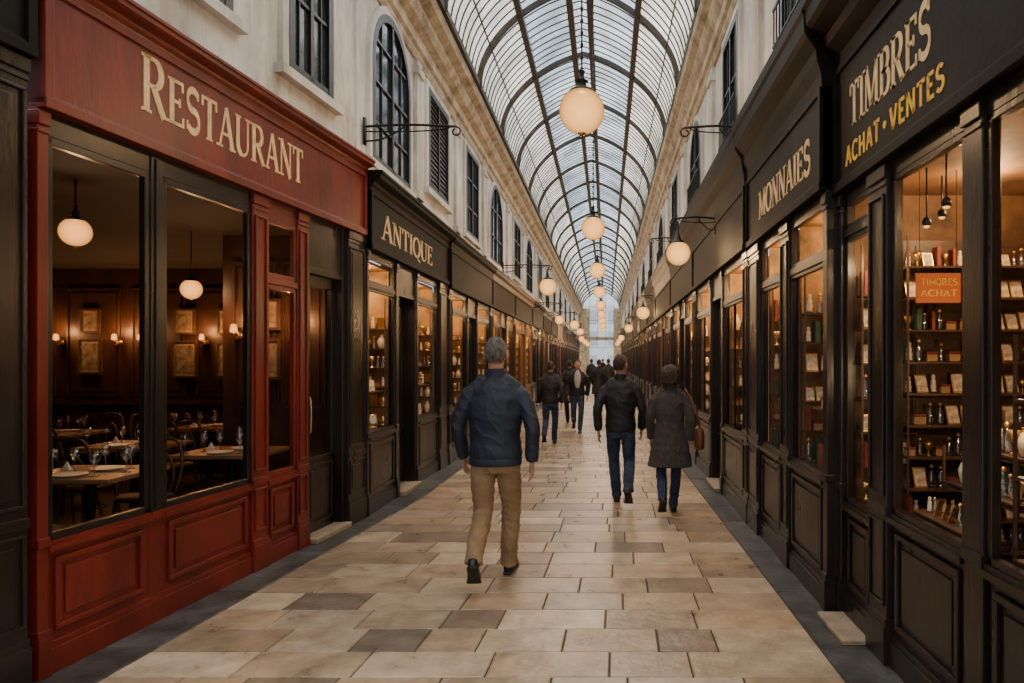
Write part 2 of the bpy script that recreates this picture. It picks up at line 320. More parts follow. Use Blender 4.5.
def person(x,y,H,label,top='navy',legs='khaki',hair='hairgrey',style='short',mirror=1,heading=0.,coat=False,q=1.,stride=1.,wide=1.,loose=1.,shirt=None,shoe='shoe',slim=1.,turn=0.):
    root=empty('person',(x,y,0),label,'person',rot=heading); s=H/1.76; root.scale=(s,s,s)
    m=mirror; Vx=lambda a,b,c:Vector((a*m,b,c))
    st=stride
    hipB,hipF=Vx(-.085,0,.92),Vx(.085,0,.92)
    kF,aF=Vx(.088,.17*st,.51),Vx(.060,.24*st,.09)
    kB,aB=Vx(-.10,.03,.50),Vx(-.105,-.29*st,.235 if st>.5 else .09)
    pitchB=math.radians(50) if st>.5 else 0
    shB,shF=Vx(-.165,-.01,1.385),Vx(.165,-.01,1.38)
    eB,wB=Vx(-.238*wide,-.015,1.13),Vx(-.225*wide,.10*st,.895)
    eF,wF=Vx(.242*wide,-.09*st,1.13),Vx(.236*wide,-.06*st,.885)
    b=MB()
    b.rings([(Vector((0,0,z)),Vector((rx,0,0)),Vector((0,ry,0))) for z,rx,ry in [(.82,.11,.085),(.9,.13,.09),(1.05,.12,.08),(1.25,.125,.085),(1.36,.125,.075),(1.43,.08,.055),(1.49,.052,.05)]],18)
    b.limb([(0,-.018,1.42),(0,-.006,1.5),(0,.006,1.58)],[.058,.053,.056])
    i0=len(b.v)
    b.ell((0,-.004,1.657),(.074,.094,.104)); b.ell((0,.03,1.60),(.058,.066,.078)); b.ell((0,.058,1.553),(.028,.03,.024))
    b.limb([(0,.088,1.665),(0,.108,1.635),(0,.112,1.622)],[.009,.014,.015],8,2); b.ell((0,.093,1.583),(.023,.012,.008)); b.ell((0,.091,1.572),(.019,.012,.008))
    b.ell((0,.078,1.682),(.05,.014,.012))
    for sx in(-1,1):
        b.ell((sx*.082,.0,1.637),(.012,.021,.034),10,8); b.ell((sx*.04,.062,1.615),(.022,.022,.022),8,8)
    RT=Matrix.Rotation(turn,3,'Z')
    for i in range(i0,len(b.v)): b.v[i]=RT@b.v[i]
    for hp,kn,an in((hipB,kB,aB),(hipF,kF,aF)): b.limb([hp,kn,an],[.065,.045,.034])
    for sh,el,wr,sd in((shB,eB,wB,-m),(shF,eF,wF,m)):
        b.limb([sh+Vector((0,0,-.02)),el,wr],[.034,.032,.026])
        b.limb([Vector((sd*.05,-.01,1.38)),sh+Vector((0,0,-.02))],[.035,.033],10,3,ref=(0,1,0))
        d=(wr-el).normalized(); d=(d+Vector((0,.15,-.35))).normalized()
        w=Vector((0,1,0)); w=(w-d*w.dot(d)).normalized(); inn=Vector((-sd,0,0)); inn=(inn-d*inn.dot(d)-w*inn.dot(w)).normalized()
        b.limb([wr-d*.01,wr+d*.03,wr+d*.092],[(.024,.020),(.038,.016),(.040,.014)],12,3,ref=tuple(w))
        for i,(off,ln) in enumerate([(.030,.068),(.0105,.078),(-.0105,.072),(-.030,.056)]):
            p=wr+d*.085+w*off
            p1=p+d*ln*.42+w*off*.10; p2=p1+(d*.85+inn*.5)*ln*.33; p3=p2+(d*.6+inn*.8)*ln*.28
            b.limb([p,p1,p2,p3],[.0095,.009,.0082,.0062],8,2,ref=tuple(w))
        tp=wr+d*.03+w*.028
        b.limb([tp,tp+d*.03+w*.022+inn*.006,tp+d*.058+w*.026+inn*.016,tp+d*.078+w*.022+inn*.024],[.013,.0115,.010,.007],8,2)
    me=bake(b,.0045*q,3); mobj('body',me,M['skin'],root)
    for sx in(-1,1):
        e=MB(); e.ell((sx*.031,.081,1.658),(.012,.012,.009),10,8); make('eye',e,M['eye'],root,smooth=True).rotation_euler=(0,0,turn)
    h=MB(); nu,nv=72,48
    rx,ry,rz,cz,cy=(.080,.100,.107,1.660,-.008) if style=='short' else (.108,.118,.118,1.652,-.016)
    def hv(i,k,o=0):
        t=pi*i/nv;a=2*pi*(k%nu)/nu
        p=Vector((math.sin(t)*math.cos(a),math.sin(t)*math.sin(a),math.cos(t)))
        q_=1+.06*noise.noise(Vector((p.x*5,p.y*5,p.z*3)))+.06*noise.noise(Vector((p.x*20,p.y*20,p.z*6)))
        if style!='short' and p.z<0:
            sq=math.sqrt(max(1e-6,1-p.z*p.z)); f=min(1.7,(1.03 if p.z>-.75 else 1.03-(abs(p.z)-.75)*.5)/max(sq,.3)) if p.z>-.95 else 1
            return Vector((rx*p.x*max(1,f)*q_,cy+ry*p.y*max(1,f)*q_,cz+rz*p.z*1.12*q_))
        return Vector((rx*p.x*q_,cy+ry*p.y*q_,cz+rz*p.z*q_))
    for i in range(nv):
        for k in range(nu):
            c=hv(i+.5,k+.5)
            jit=.014*noise.noise(Vector((k*.9,1.3,i*.1)))
            if style=='short':
                if c.y<-.045: lim=1.585
                elif c.y<-.012: lim=1.585+(c.y+.045)*1.6
                elif c.y<.02: lim=1.67
                else: lim=1.67+min(.06,(c.y-.02)*1.5)
            else: lim=1.535 if c.y<.035 else 1.70
            if c.z>lim+jit:
                h.add([hv(i,k),hv(i,k+1),hv(i+1,k+1),hv(i+1,k)],[(0,1,2,3)])
    bm=bmesh.new(); me=bpy.data.meshes.new('hair'); me.from_pydata([tuple(v) for v in h.v],[],h.f); bm.from_mesh(me); bmesh.ops.remove_doubles(bm,verts=bm.verts,dist=1e-5); bmesh.ops.recalc_face_normals(bm,faces=bm.faces); bm.to_mesh(me); bm.free()
    for p in me.polygons:p.use_smooth=True
    ho=mobj('hair',me,M[hair],root); sd=ho.modifiers.new('s','SOLIDIFY'); sd.thickness=.009; sd.offset=-1; ho.rotation_euler=(0,0,turn)
    tr=MB(); lo=loose
    tr.rings([(Vector((0,-.012 if z<.95 else 0,z)),Vector((rx*slim,0,0)),Vector((0,ry,0))) for z,rx,ry in [(.80,.13,.10),(.86,.160,.125),(.95,.155,.12),(1.03,.145,.11)]],22)
    for hp,kn,an in((hipB,kB,aB),(hipF,kF,aF)):
        back=Vector((0,-.014,0))
        tr.limb([hp+Vector((0,0,-.02)),hp.lerp(kn,.45)+back,kn,kn.lerp(an,.5)+back*1.6,kn.lerp(an,.88)+back*.6,an+Vector((0,0,-.015))],[(.088*lo,.105*lo),(.082*lo,.092*lo),(.067*lo,.074*lo),(.063*lo,.070*lo),(.057*lo,.064*lo),(.061*lo,.069*lo)],18,5)
    mobj('trousers',bake(tr,.0065*q,4,wr=.0055,wf=14,aniso=(.7,.7,1.5)),M[legs],root)
    j=MB()
    if coat: prof=[(.58,.262,.19),(.62,.257,.185),(.78,.225,.165),(.95,.19,.14),(1.1,.162,.12),(1.25,.172,.125),(1.34,.168,.12),(1.41,.138,.095),(1.455,.08,.07)]
    else: prof=[(.865,.158,.128),(.885,.172,.139),(.93,.180,.144),(1.06,.170,.134),(1.22,.184,.142),(1.32,.188,.132),(1.39,.162,.108),(1.44,.105,.082),(1.47,.072,.068)]
    j.rings([(Vector((0,-.010,z)),Vector((rx*slim,0,0)),Vector((0,ry,0))) for z,rx,ry in prof],28)
    j.limb([(0,-.016,1.43),(0,-.014,1.475),(0,-.010,1.535)],[(.076,.073),(.068,.067),(.066,.067)],18,2)
    for sh,el,wr in((shB,eB,wB),(shF,eF,wF)):
        d=(wr-el).normalized(); sg=1 if sh.x>0 else -1
        j.limb([(sg*.02,-.012,1.465),(sg*.09,-.014,1.432),(sg*.15,-.012,1.39)],[(.034,.052),(.047,.055),(.050,.055)],14,3,ref=(0,1,0))
        j.limb([sh+Vector((-.03*sg,0,.0)),sh+Vector((.018*sg,0,-.035)),sh.lerp(el,.5)+Vector((.012*sg,0,0)),el,el.lerp(wr,.55),wr-d*.03,wr],[(.052,.060),(.060,.070),(.056,.066),(.053,.061),(.050,.055),(.046,.049),(.039,.041)],16,5)
    mobj('coat' if coat else 'jacket',bake(j,.0065*q,4,wr=.0065,wf=9.5,aniso=(.9,1,1.3)),M[top],root)
    if not coat and q<=1.2:
        hb=MB(); n=40; R=[]
        for z,k in((.853,.97),(.858,1.0),(.90,1.02),(.905,.99)): R.append((Vector((0,-.010,z)),Vector((.177*k*slim,0,0)),Vector((0,.144*k,0))))
        hb.rings(R,n); make('hem_band',hb,M[top],root,smooth=True)
    if shirt:
        sh_=MB(); sh_.ell((0,.09,1.28),(.085,.07,.24)); make('shirt',sh_,M[shirt],root,smooth=True)
    for an,pt,sd in((aB,pitchB,-m),(aF,0,m)):
        f=Vector((.06*sd,math.cos(pt),-math.sin(pt))).normalized(); sdv=f.cross(Z).normalized(); up=sdv.cross(f)
        o=an-f*.062-up*.088
        def ringset(spec):
            V=[];n=16
            for t,w,h0,h1 in spec:
                for k in range(n):
                    a=2*pi*k/n; cx=math.cos(a);sy=math.sin(a)
                    lift=0.
                    if pt and t>.19: lift=(t-.19)*math.tan(pt)*.75
                    V.append(o+f*t+up*lift+sdv*w*(abs(cx)**.7)*(1 if cx>0 else -1)+up*((h0+h1)/2+(h1-h0)/2*(abs(sy)**.7)*(1 if sy>0 else -1)))
            F=[]
            for i in range(len(spec)-1):
                for k in range(n): F.append((i*n+k,i*n+(k+1)%n,(i+1)*n+(k+1)%n,(i+1)*n+k))
            F+=[tuple(range(n)),tuple((len(spec)-1)*n+k for k in range(n))]
            b_=MB(); b_.add(V,F); return b_
        up_=ringset([(-.004,.018,.02,.07),(.01,.032,.012,.095),(.05,.037,.012,.12),(.10,.038,.012,.10),(.15,.044,.012,.075),(.20,.047,.012,.06),(.245,.040,.012,.048),(.272,.026,.014,.036),(.28,.012,.018,.028)])
        so=make('shoe',up_,M[shoe],root,smooth=True)
        sl=ringset([(-.01,.022,0,.018),(.01,.036,0,.02),(.08,.036,0.002,.02),(.12,.038,.004,.02),(.2,.051,0,.02),(.25,.044,0,.02),(.283,.022,.002,.02)])
        make('sole',sl,M['sole'],so,smooth=True)
    return root
person(-.79,4.90,1.76,'person in navy jacket and khaki trousers walking, short grey hair',mirror=1,wide=1.12,loose=1.04,slim=1.05)
person(.16,7.50,1.655,'person in black jacket and blue jeans walking beside a companion',top='blackcloth',legs='jeans',hair='hairbrown',mirror=-1,q=1.4,wide=1.08,turn=-.5,heading=-.08)
woman=person(.66,7.05,1.545,'person in charcoal wool coat and jeans with bobbed dark hair, walking',top='greycoat',legs='jeans',hair='hairbrown',style='bob',mirror=1,coat=True,q=1.4,wide=.98,stride=.85,loose=.92,turn=.15)
person(-1.05,12.9,1.58,'person in dark jacket and jeans walking along the paving',top='blackcloth',legs='jeans',hair='hairbrown',mirror=1,q=2.2)
person(-.63,15.2,1.60,'person in open dark coat over pale shirt, walking forward',top='blackcloth',legs='jeans',hair='hairbrown',mirror=-1,q=2.2,heading=pi,shirt='white')
person(-.92,17.2,1.6,'person in black coat walking near the shopfronts',top='blackcloth',legs='blackcloth',hair='hairbrown',mirror=-1,q=2.6,coat=True)
person(-.22,21.5,1.62,'person in long dark coat walking down the arcade',top='blackcloth',legs='blackcloth',hair='hairbrown',mirror=1,q=3,coat=True)
person(.10,29,1.65,'person in charcoal jacket far down the arcade',top='greycoat',legs='jeans',hair='hairbrown',mirror=-1,q=3.4)
person(-.7,33,1.65,'person in navy jacket near the shop doors',top='navy',legs='blackcloth',hair='hairbrown',mirror=1,q=3.4)
person(-.2,43,1.68,'person in dark coat near the arcade exit',top='blackcloth',legs='blackcloth',hair='hairbrown',mirror=1,q=3.6,coat=True)
hb=empty('handbag',(.945,6.93,.70),'brown leather shoulder bag at the hip of the coated person','bag')
b=MB(); b.rings([(Vector((0,0,z)),Vector((a,0,0)),Vector((0,c,0))) for z,a,c in[(0,.042,.10),(.03,.052,.125),(.14,.052,.125),(.20,.042,.11),(.225,.014,.09)]],16); make('bag_body',b,M['bag'],hb,smooth=True)
b=MB(); b.limb([(0,-.095,.20),(-.055,-.105,.42),(-.14,-.005,.60),(-.055,.105,.42),(0,.095,.20)],[.008]*5,8,5); make('strap',b,M['bag'],hb,smooth=True)
# ------------------------------------------------------------ shopfront
def pframe(mb,u0,u1,z0,z1,v,w=.025,d=.018,fill=True):
    if u1-u0<.12 or z1-z0<.12: return
    for a,b_,c,e in((u0,u1,z0,z0+w),(u0,u1,z1-w,z1),(u0,u0+w,z0+w,z1-w),(u1-w,u1,z0+w,z1-w)): mb.box(a,b_,v,v+d,c,e)
    g=.035
    if fill and u1-u0>.25 and z1-z0>.2: mb.box(u0+w+g,u1-w-g,v,v+d*.55,z0+w+g,z1-w-g)
FV=.045
def shopfront(F,W,segs,H,mm,label,sign=None,far=False,fmat=None,name='shopfront',pane=True):
    root=empty(name,F.O,label,'shopfront')
    fm=fmat or M['frame']
    fascia={M['black']:M['board'],M['brown']:M['boardbrown'],M['tan']:M['boardbrown']}.get(mm,mm)
    sill,wtop,fb,ft,ct,out=H['sill'],H['wtop'],H['fb'],H['ft'],H['ct'],H['out']
    for sg in segs:
        kind,u0,u1=sg[:3]; op=sg[3] if len(sg)>3 else {}
        m_=op.get('m',mm); mb=MB()
        if kind=='pil':
            d=op.get('d',.018); zt=op.get('zt',fb)
            mb.box(u0,u1,-.06,d,0,zt); mb.box(u0-.006,u1+.006,-.04,d+.018,0,.2); mb.box(u0-.004,u1+.004,-.04,d+.01,.2,.24); mb.box(u0-.005,u1+.005,-.04,d+.014,zt-.10,zt-.03); mb.box(u0-.003,u1+.003,-.04,d+.008,zt-.14,zt-.12)
            mb.box(u0-.003,u1+.003,-.04,d+.010,sill-.02,sill+.03)
            if u1-u0>.09:
                pframe(mb,u0+.02,u1-.02,.30,sill-.05,d,.016,.014); pframe(mb,u0+.02,u1-.02,sill+.08,zt-.18,d,.016,.014)
            make('pilaster',mb,m_,root,F,bevel=0 if far else .004)
        elif kind=='post':
            s_=sill
            mb.box(u0,u1,-.06,-.005,0,s_-.05); mb.box(u0,u1,-.1,.022,0,.13); mb.box(u0,u1,-.1,.012,.13,.16); mb.box(u0,u1,-.08,.02,s_-.05,s_)
            make('stall_riser',mb,m_,root,F)
            b_=MB(); b_.box(u0,u1,-.06,.012,s_,fb); c0=(u0+u1)/2; b_.box(c0-.02,c0+.02,0,.022,s_+.02,fb-.05)
            make('window_post',b_,M['frame'],root,F,bevel=.003)
        elif kind=='win':
            s_=op.get('sill',sill); wt=op.get('wtop',wtop)
            mb.box(u0,u1,-.06,-.005,.0,s_-.05); mb.box(u0,u1,-.06,.022,0,.13); mb.box(u0,u1,-.06,.012,.13,.16)
            pframe(mb,u0+.05,u1-.05,.21,s_-.09,-.005,.03,.02)
            make('stall_riser',mb,m_,root,F,bevel=0 if far else .004)
            b_=MB(); b_.box(u0,u1,-.08,.030,s_-.05,s_-.02); b_.box(u0,u1,-.08,.016,s_-.02,s_); make('window_sill',b_,m_,root,F)
            f_=MB(); w=op.get('fw',.03)
            tt=op.get('tt',fb-.08 if fb-wt>.3 else None)
            zs=[(s_,wt)]+([(wt+.05,tt)] if tt else [])
            for za,zb in zs:
                f_.box(u0,u0+w,-.035,.004,za,zb); f_.box(u1-w,u1,-.035,.004,za,zb); f_.box(u0,u1,-.035,.004,za,za+w); f_.box(u0,u1,-.035,.004,zb-w,zb)
            if tt: f_.box(u0,u1,-.05,.014,wt,wt+.05)
            top=tt or wt
            f_.box(u0,u1,-.06,.004,top,fb)
            for x in range(op.get('mull',0)):
                um=u0+(u1-u0)*(x+1)/(op['mull']+1); f_.box(um-.012,um+.012,-.03,0,s_,wt)
            make('window_frame',f_,op.get('fm',fm) or fm,root,F,bevel=0 if far else .003)
            if pane:
              for za,zb in zs:
                g=MB(); g.quad((u0+w*.6,-.015,za+w*.6),(u1-w*.6,-.015,za+w*.6),(u1-w*.6,-.015,zb-w*.6),(u0+w*.6,-.015,zb-w*.6)); make('window_pane',g,op.get('g',M['glass']),root,F)
            if op.get('threshold'):
                st=MB(); st.box(u0-.01,u1+.01,.0,.18,0,.03); make('door_step',st,M['step'],root,F,bevel=.006)
        elif kind=='door':
            r=op.get('r',.08)
            mb.box(u0-.02,u0+.03,-r-.05,.006,0,fb); mb.box(u1-.03,u1+.02,-r-.05,.006,0,fb); mb.box(u0,u1,-r-.05,-.01,2.42,fb)
            mb.box(u0,u1,-r-.02,0,2.36,2.42)
            make('door_frame',mb,m_,root,F,bevel=0 if far else .004)
            d=MB(); a,b2=u0+.03,u1-.03; v0,v1=-r-.04,-r
            d.box(a,a+.07,v0,v1,.03,2.36); d.box(b2-.07,b2,v0,v1,.03,2.36); d.box(a,b2,v0,v1,2.26,2.36); d.box(a,b2,v0,v1,.03,.72); pframe(d,a+.07,b2-.07,.12,.66,v1)
            do=make('door',d,op.get('dm',m_),root,F,bevel=0 if far else .003)
            g=MB(); g.quad((a+.06,-r-.02,.7),(b2-.06,-r-.02,.7),(b2-.06,-r-.02,2.28),(a+.06,-r-.02,2.28)); make('door_glass',g,M['glass'],do,F)
            if not far:
                hn=MB(); hn.limb([(a+.05,v1,.95),(a+.05,v1+.05,.97),(a+.05,v1+.05,1.25),(a+.05,v1,1.27)],[.01]*4,8,3); make('handle',hn,M['brass'],do,F,smooth=True)
            st=MB(); st.box(u0+.0,u1-.0,-r-.1,.09,0,.05); make('door_step',st,M['step'],root,F,bevel=.008)
    fa=MB(); fa.box(-.0,W,-.06,FV,fb,ft); fa.box(0,W,-.05,FV+.025,fb-.02,fb+.035); fa.box(0,W,-.05,FV+.012,fb+.035,fb+.05)
    fa.box(0,W,-.05,FV+.015,ft-.04,ft)
    if ft-fb>.5:
        for uu in (0.0,W-.05): fa.box(uu,uu+.05,-.05,FV+.02,fb,ft)
    fo=make('fascia_board',fa,fascia,root,F,bevel=0 if far else .004)
    if sign:
        for sgn in sign:
            make('lettering',sgn[0],sgn[1],fo,F,label=sgn[2] if len(sgn)>2 else None)
    h=ct-ft
    pr=[(-.2,ft),(.05,ft),(.055,ft+h*.15),(out*.45,ft+h*.3),(out*.5,ft+h*.42),(out*.8,ft+h*.55),(out*.9,ft+h*.62),(out*.92,ft+h*.8),(out,ft+h*.85),(out,ct),(-.2,ct)]
    c=MB(); c.extr(pr,-.0,W); make('cornice',c,fascia if mm is M['black'] else mm,root,F)
    return root
def interior(F,W,depth,zc,wm,power,color=(1,.58,.27),n=1,zl=None,z0=0.,v0=-.065):
    mb=MB(); a,b_=.012,W-.012
    mb.box(a,b_,-depth-.03,-depth,z0,zc); mb.box(a-.012,a,-depth,v0,z0,zc); mb.box(b_,b_+.012,-depth,v0,z0,zc); mb.box(a,b_,-depth,v0,zc,zc+.03); mb.box(a,b_,-depth,v0,z0,z0+.02)
    make('wall_interior',mb,wm,None,F,loc=F.O,kind='structure')
    for i in range(n):
        light(F.w(W*(i+.5)/n,-depth*.5,zl or zc-.14),power/n,color)
def displays(F,segs,H,power=9,depth=.5,dz=2.62,col=(1,.62,.28)):
    for sg in segs:
        if sg[0]=='win': interior(F.sub(sg[1]),sg[2]-sg[1],depth,min(dz,H['fb']-.04),M['walllit'],power*random.uniform(.65,1.3),col,z0=H['sill']-.06)
        if sg[0]=='door':
            r=(sg[3] if len(sg)>3 else {}).get('r',.08); interior(F.sub(sg[1]),sg[2]-sg[1],.75+r,2.45,M['walldark'],power*.6,col,v0=-r-.06)
# ------------------------------------------------------------ small wares
PROTO={}
def proto(kind):
    if kind=='vase':
        r=empty('vase',(0,0,0),'cream ceramic vase on a shop shelf','vase'); b=MB(); b.lathe([(.03,0),(.035,.005),(.05,.06),(.055,.1),(.035,.15),(.02,.17),(.028,.19)]); make('vase_body',b,M['cream'],r,smooth=True)
        b=MB(); b.lathe([(.02,.185),(.03,.188),(.032,.196),(.02,.197)]); make('rim',b,M['brass'],r,smooth=True)
    if kind=='box':
        r=empty('keepsake_box',(0,0,0),'small wooden box with lid on a shop shelf','box'); b=MB(); b.box(-.045,.045,-.035,.035,0,.06); make('box_body',b,M['booktan'],r,bevel=.004)
        b=MB(); b.box(-.048,.048,-.038,.038,.061,.082); make('lid',b,M['bookred'],r,bevel=.006)
    if kind=='book':
        r=empty('book',(0,0,0),'hardback album standing on a shop shelf','book'); b=MB()
        b.box(-.017,-.014,-.05,.05,0,.19); b.box(.014,.017,-.05,.05,0,.19); b.box(-.017,.017,-.053,-.05,0,.19); make('cover',b,M['bookred'],r)
        b=MB(); b.box(-.014,.014,-.05,.046,.005,.185); make('pages',b,M['paper'],r)
    if kind=='bookg':
        r=empty('book',(0,0,0),'green hardback album standing on a shop shelf','book'); b=MB()
        b.box(-.02,-.017,-.05,.05,0,.17); b.box(.017,.02,-.05,.05,0,.17); b.box(-.02,.02,-.053,-.05,0,.17); make('cover',b,M['bookgreen'],r)
        b=MB(); b.box(-.017,.017,-.05,.046,.005,.165); make('pages',b,M['paper'],r)
    if kind=='fig':
        r=empty('figurine',(0,0,0),'small pale figurine on a round base','figurine'); b=MB(); b.lathe([(.03,.012),(.022,.03),(.027,.06),(.02,.085),(.024,.105),(.012,.122),(.018,.135),(.017,.15),(.006,.16)]); make('figure',b,M['cream'],r,smooth=True)
        b=MB(); b.lathe([(.036,0),(.038,.008),(.03,.013)]); make('base',b,M['shelf'],r,smooth=True)
    if kind=='bottle':
        r=empty('bottle',(0,0,0),'small glass bottle with brass stopper','bottle'); b=MB(); b.lathe([(.028,0),(.03,.01),(.03,.09),(.012,.125),(.011,.15)]); make('glass_body',b,M['crystal'],r,smooth=True)
        b=MB(); b.lathe([(.013,.15),(.016,.155),(.016,.17),(.006,.18)]); make('stopper',b,M['brass'],r,smooth=True)
    if kind=='cup':
        r=empty('brass_goblet',(0,0,0),'polished brass goblet on a shop shelf','goblet'); b=MB(); b.lathe([(.03,0),(.03,.005),(.008,.015),(.007,.06),(.025,.075),(.036,.10),(.038,.14),(.034,.14)]); make('bowl',b,M['brass'],r,smooth=True)
    if kind=='card':
        r=empty('display_card',(0,0,0),'framed card of collectibles leaning on a shelf','display card'); b=MB()
        b.hull8([(-.05,-.035,0),(.05,-.035,0),(.05,-.03,0),(-.05,-.03,0),(-.05,.015,.15),(.05,.015,.15),(.05,.02,.15),(-.05,.02,.15)]); make('frame',b,M['brass'],r)
        b=MB(); b.hull8([(-.042,-.038,.012),(.042,-.038,.012),(.042,-.034,.012),(-.042,-.034,.012),(-.042,.007,.138),(.042,.007,.138),(.042,.011,.138),(-.042,.011,.138)]); make('sheet',b,M['paper'],r)
    if kind=='clock':
        r=empty('mantel_clock',(0,0,0),'brass mantel clock on a shop shelf','clock'); b=MB(); b.box(-.05,.05,-.025,.025,0,.02); b.ell((0,0,.085),(.05,.024,.065)); make('clock_case',b,M['brass'],r,smooth=True)
        b=MB(); b.cyl((0,-.023,.085),(0,-.03,.085),.036,n=18); make('dial',b,M['porcelain'],r)
    return r
HW={'vase':.055,'box':.05,'book':.024,'bookg':.026,'fig':.038,'bottle':.032,'cup':.038,'card':.052,'clock':.052}
def item(kind,loc,rot,sc,group):
    if kind not in PROTO:
        r=proto(kind); PROTO[kind]=r; r.location=loc; r.rotation_euler=(0,0,rot); r.scale=(sc,)*3; r['group']=group; return r
    return dup(PROTO[kind],loc,rot,sc,group=group)
def shelf_unit(F,W,depth,levels,kinds,group,back=True,zt=None,label='dark wooden display shelving filled with small wares',faceout=None,sides=True,base=False,slack=.02,vmid=.5,smax=1.15):
    root=empty('display_shelf',F.O,label,'shelf')
    zt=zt or levels[-1]+.35
    b=MB(); w=.012
    for uu in(-w,W):
        if sides: b.box(uu,uu+w,-depth,-depth+w,levels[0]-.02,zt); b.box(uu,uu+w,-w,0,levels[0]-.02,zt)
    if base: b.box(-w,W+w,-depth,0,0.0,levels[0]-.02)
    if back: b.box(-w,W+w,-depth-.012,-depth,levels[0]-.02 if not base else 0,zt)
    b.box(-w,W+w,-depth,0,levels[0]-.03,levels[0]-.02)
    make('cabinet_frame',b,M['shelf'],root,F)
    for z in levels:
        b=MB(); b.box(-.0,W,-depth,0,z-.012,z); make('shelf_board',b,M['shelf'],root,F)
    ang=math.atan2(F.U.y,F.U.x) if faceout is None else faceout
    for li,z in enumerate(levels):
        u=.01; nx=levels[li+1] if li+1<len(levels) else zt
        smx=min(smax,(nx-z-.03)/.20, depth/.115)
        while True:
            k=random.choice(kinds); sc=smx*random.uniform(.72,1.0); hw=HW[k]*sc*(1 if faceout is None or k not in('book','bookg') else 2.0)
            if u+2*hw>W-.01: break
            item(k,F.w(u+hw,-depth*vmid,z+.001),ang+(random.uniform(-.08,.08) if k not in('book','bookg') else 0),sc,group)
            u+=2*hw+slack*random.uniform(.6,2.2)
    return root
def endshelf(F,u1,H,depth,levels,kinds,group,zt=2.3,dd=.13):
    O=F.w(u1-.02-dd,-.07,0)
    inv=Vector(F.V)*-1
    G=Fr(O,inv,(0,-1,0))
    shelf_unit(G,depth-.1,dd,levels,kinds,group,zt=zt,back=False,slack=.008,smax=1.05)
# ------------------------------------------------------------ LEFT: restaurant
n_=math.hypot(.103,1)
FR=Fr((-2.85,3.4,0),(.103,1,0),(1,-.103,0))
HR=dict(sill=.675,wtop=2.74,fb=2.88,ft=3.49,ct=3.62,out=.15)
gR=dict(fm=M['frame'],fw=.04)
def ur(px):
    Y=3.15/((606-px)/682.67+.103); return (Y-3.4)*n_
sgn=[(lettering('RESTAURANT',FR,ur(142),ur(304),3.08,.34,FV,small=.84),M['gold'],'cream gold painted serif letters')]
shopfront(FR,3.56,[('pil',0,.06,dict(d=.02)),('win',.06,.75,gR),('post',.75,.85),('win',.85,1.74,gR),
  ('pil',1.74,1.93,dict(d=.02)),('win',1.93,2.36,dict(fm=M['red'],fw=.04,wtop=2.2,tt=2.72)),('pil',2.36,2.52,dict(d=.015)),
  ('door',2.54,3.18,dict(r=.07,m=M['black'],dm=M['black'])),('pil',3.2,3.56,dict(m=M['black'],d=.04))],HR,M['red'],
  'red painted restaurant shopfront with large dark-framed windows',sign=sgn,pane=False)
F0=Fr(FR.w(-1.66,0,0),FR.U,FR.V)
shopfront(F0,1.62,[('win',.1,1.1),('pil',1.12,1.6,dict(d=.03))],dict(sill=.8,wtop=2.3,fb=3.1,ft=3.75,ct=3.95,out=.12),M['black'],'black painted shopfront beside the restaurant')
def wallbox(name,x0,x1,y0,y1,z0,z1,m):
    b=MB(); b.box(x0,x1,y0,y1,z0,z1); return make(name,b,m,kind='structure')
RX0,RY1=-8.6,9.5
wallbox('wall_restaurant_back',RX0,-3.9,RY1,RY1+.05,0,2.95,M['walldark'])
wallbox('wall_restaurant_side',RX0-.05,RX0,1.9,RY1,0,2.95,M['walldark'])
wallbox('wall_restaurant_partition',-3.9,-3.85,6.98,RY1,0,2.95,M['walldark'])
wallbox('wall_restaurant_near',RX0,-3.1,1.85,1.9,0,2.95,M['walldark'])
wallbox('wall_restaurant_return',-3.9,-2.65,6.95,7.0,0,2.95,M['walldark'])
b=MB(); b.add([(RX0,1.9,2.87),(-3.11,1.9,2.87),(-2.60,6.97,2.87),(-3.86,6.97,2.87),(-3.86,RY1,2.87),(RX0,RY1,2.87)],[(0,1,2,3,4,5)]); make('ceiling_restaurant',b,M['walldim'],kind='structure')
b=MB(); b.add([(RX0,1.9,.015),(-3.12,1.9,.015),(-2.62,6.97,.015),(-3.86,6.97,.015),(-3.86,RY1,.015),(RX0,RY1,.015)],[(0,1,2,3,4,5)]); make('floor_restaurant',b,M['walldark'],kind='structure')
b=MB()
for i in range(5):
    x=-8.4+i*.9; pframe(b,x,x+.75,.25,.95,0,.03,.02); pframe(b,x,x+.75,1.1,2.6,0,.03,.02)
b.box(RX0,-3.9,0,.03,.98,1.05)
make('trim_1',b,M['walldark'],F=Fr((0,RY1,0),(1,0,0),(0,-1,0)),kind='structure',loc=(0,RY1,0))
b=MB()
for i in range(2):
    pframe(b,-3.8+i*.5,-3.35+i*.5,1.1,2.6,0,.03,.02)
make('trim_2',b,M['walldark'],F=Fr((0,6.95,0),(1,0,0),(0,-1,0)),kind='structure',loc=(0,6.95,0))
def picture(x,y,z,w,h,group='framed pictures on the dining room wall'):
    r=empty('picture_frame',(x,y,z),'dark framed faded picture hung on dark panelled wall','picture',group=group)
    b=MB()
    for a,b_,c,e in((-w/2,w/2,0,.03),(-w/2,w/2,h-.03,h),(-w/2,-w/2+.03,.03,h-.03),(w/2-.03,w/2,.03,h-.03)): b.box(a,b_,-.03,0,c,e)
    make('frame',b,M['shelf'],r)
    b=MB(); b.box(-w/2+.03,w/2-.03,-.012,-.002,.03,h-.03); make('mount',b,M['mount'],r)
    b=MB(); b.box(-w/2+.06,w/2-.06,-.015,-.012,.07,h-.07); make('print',b,M['paintart'],r)
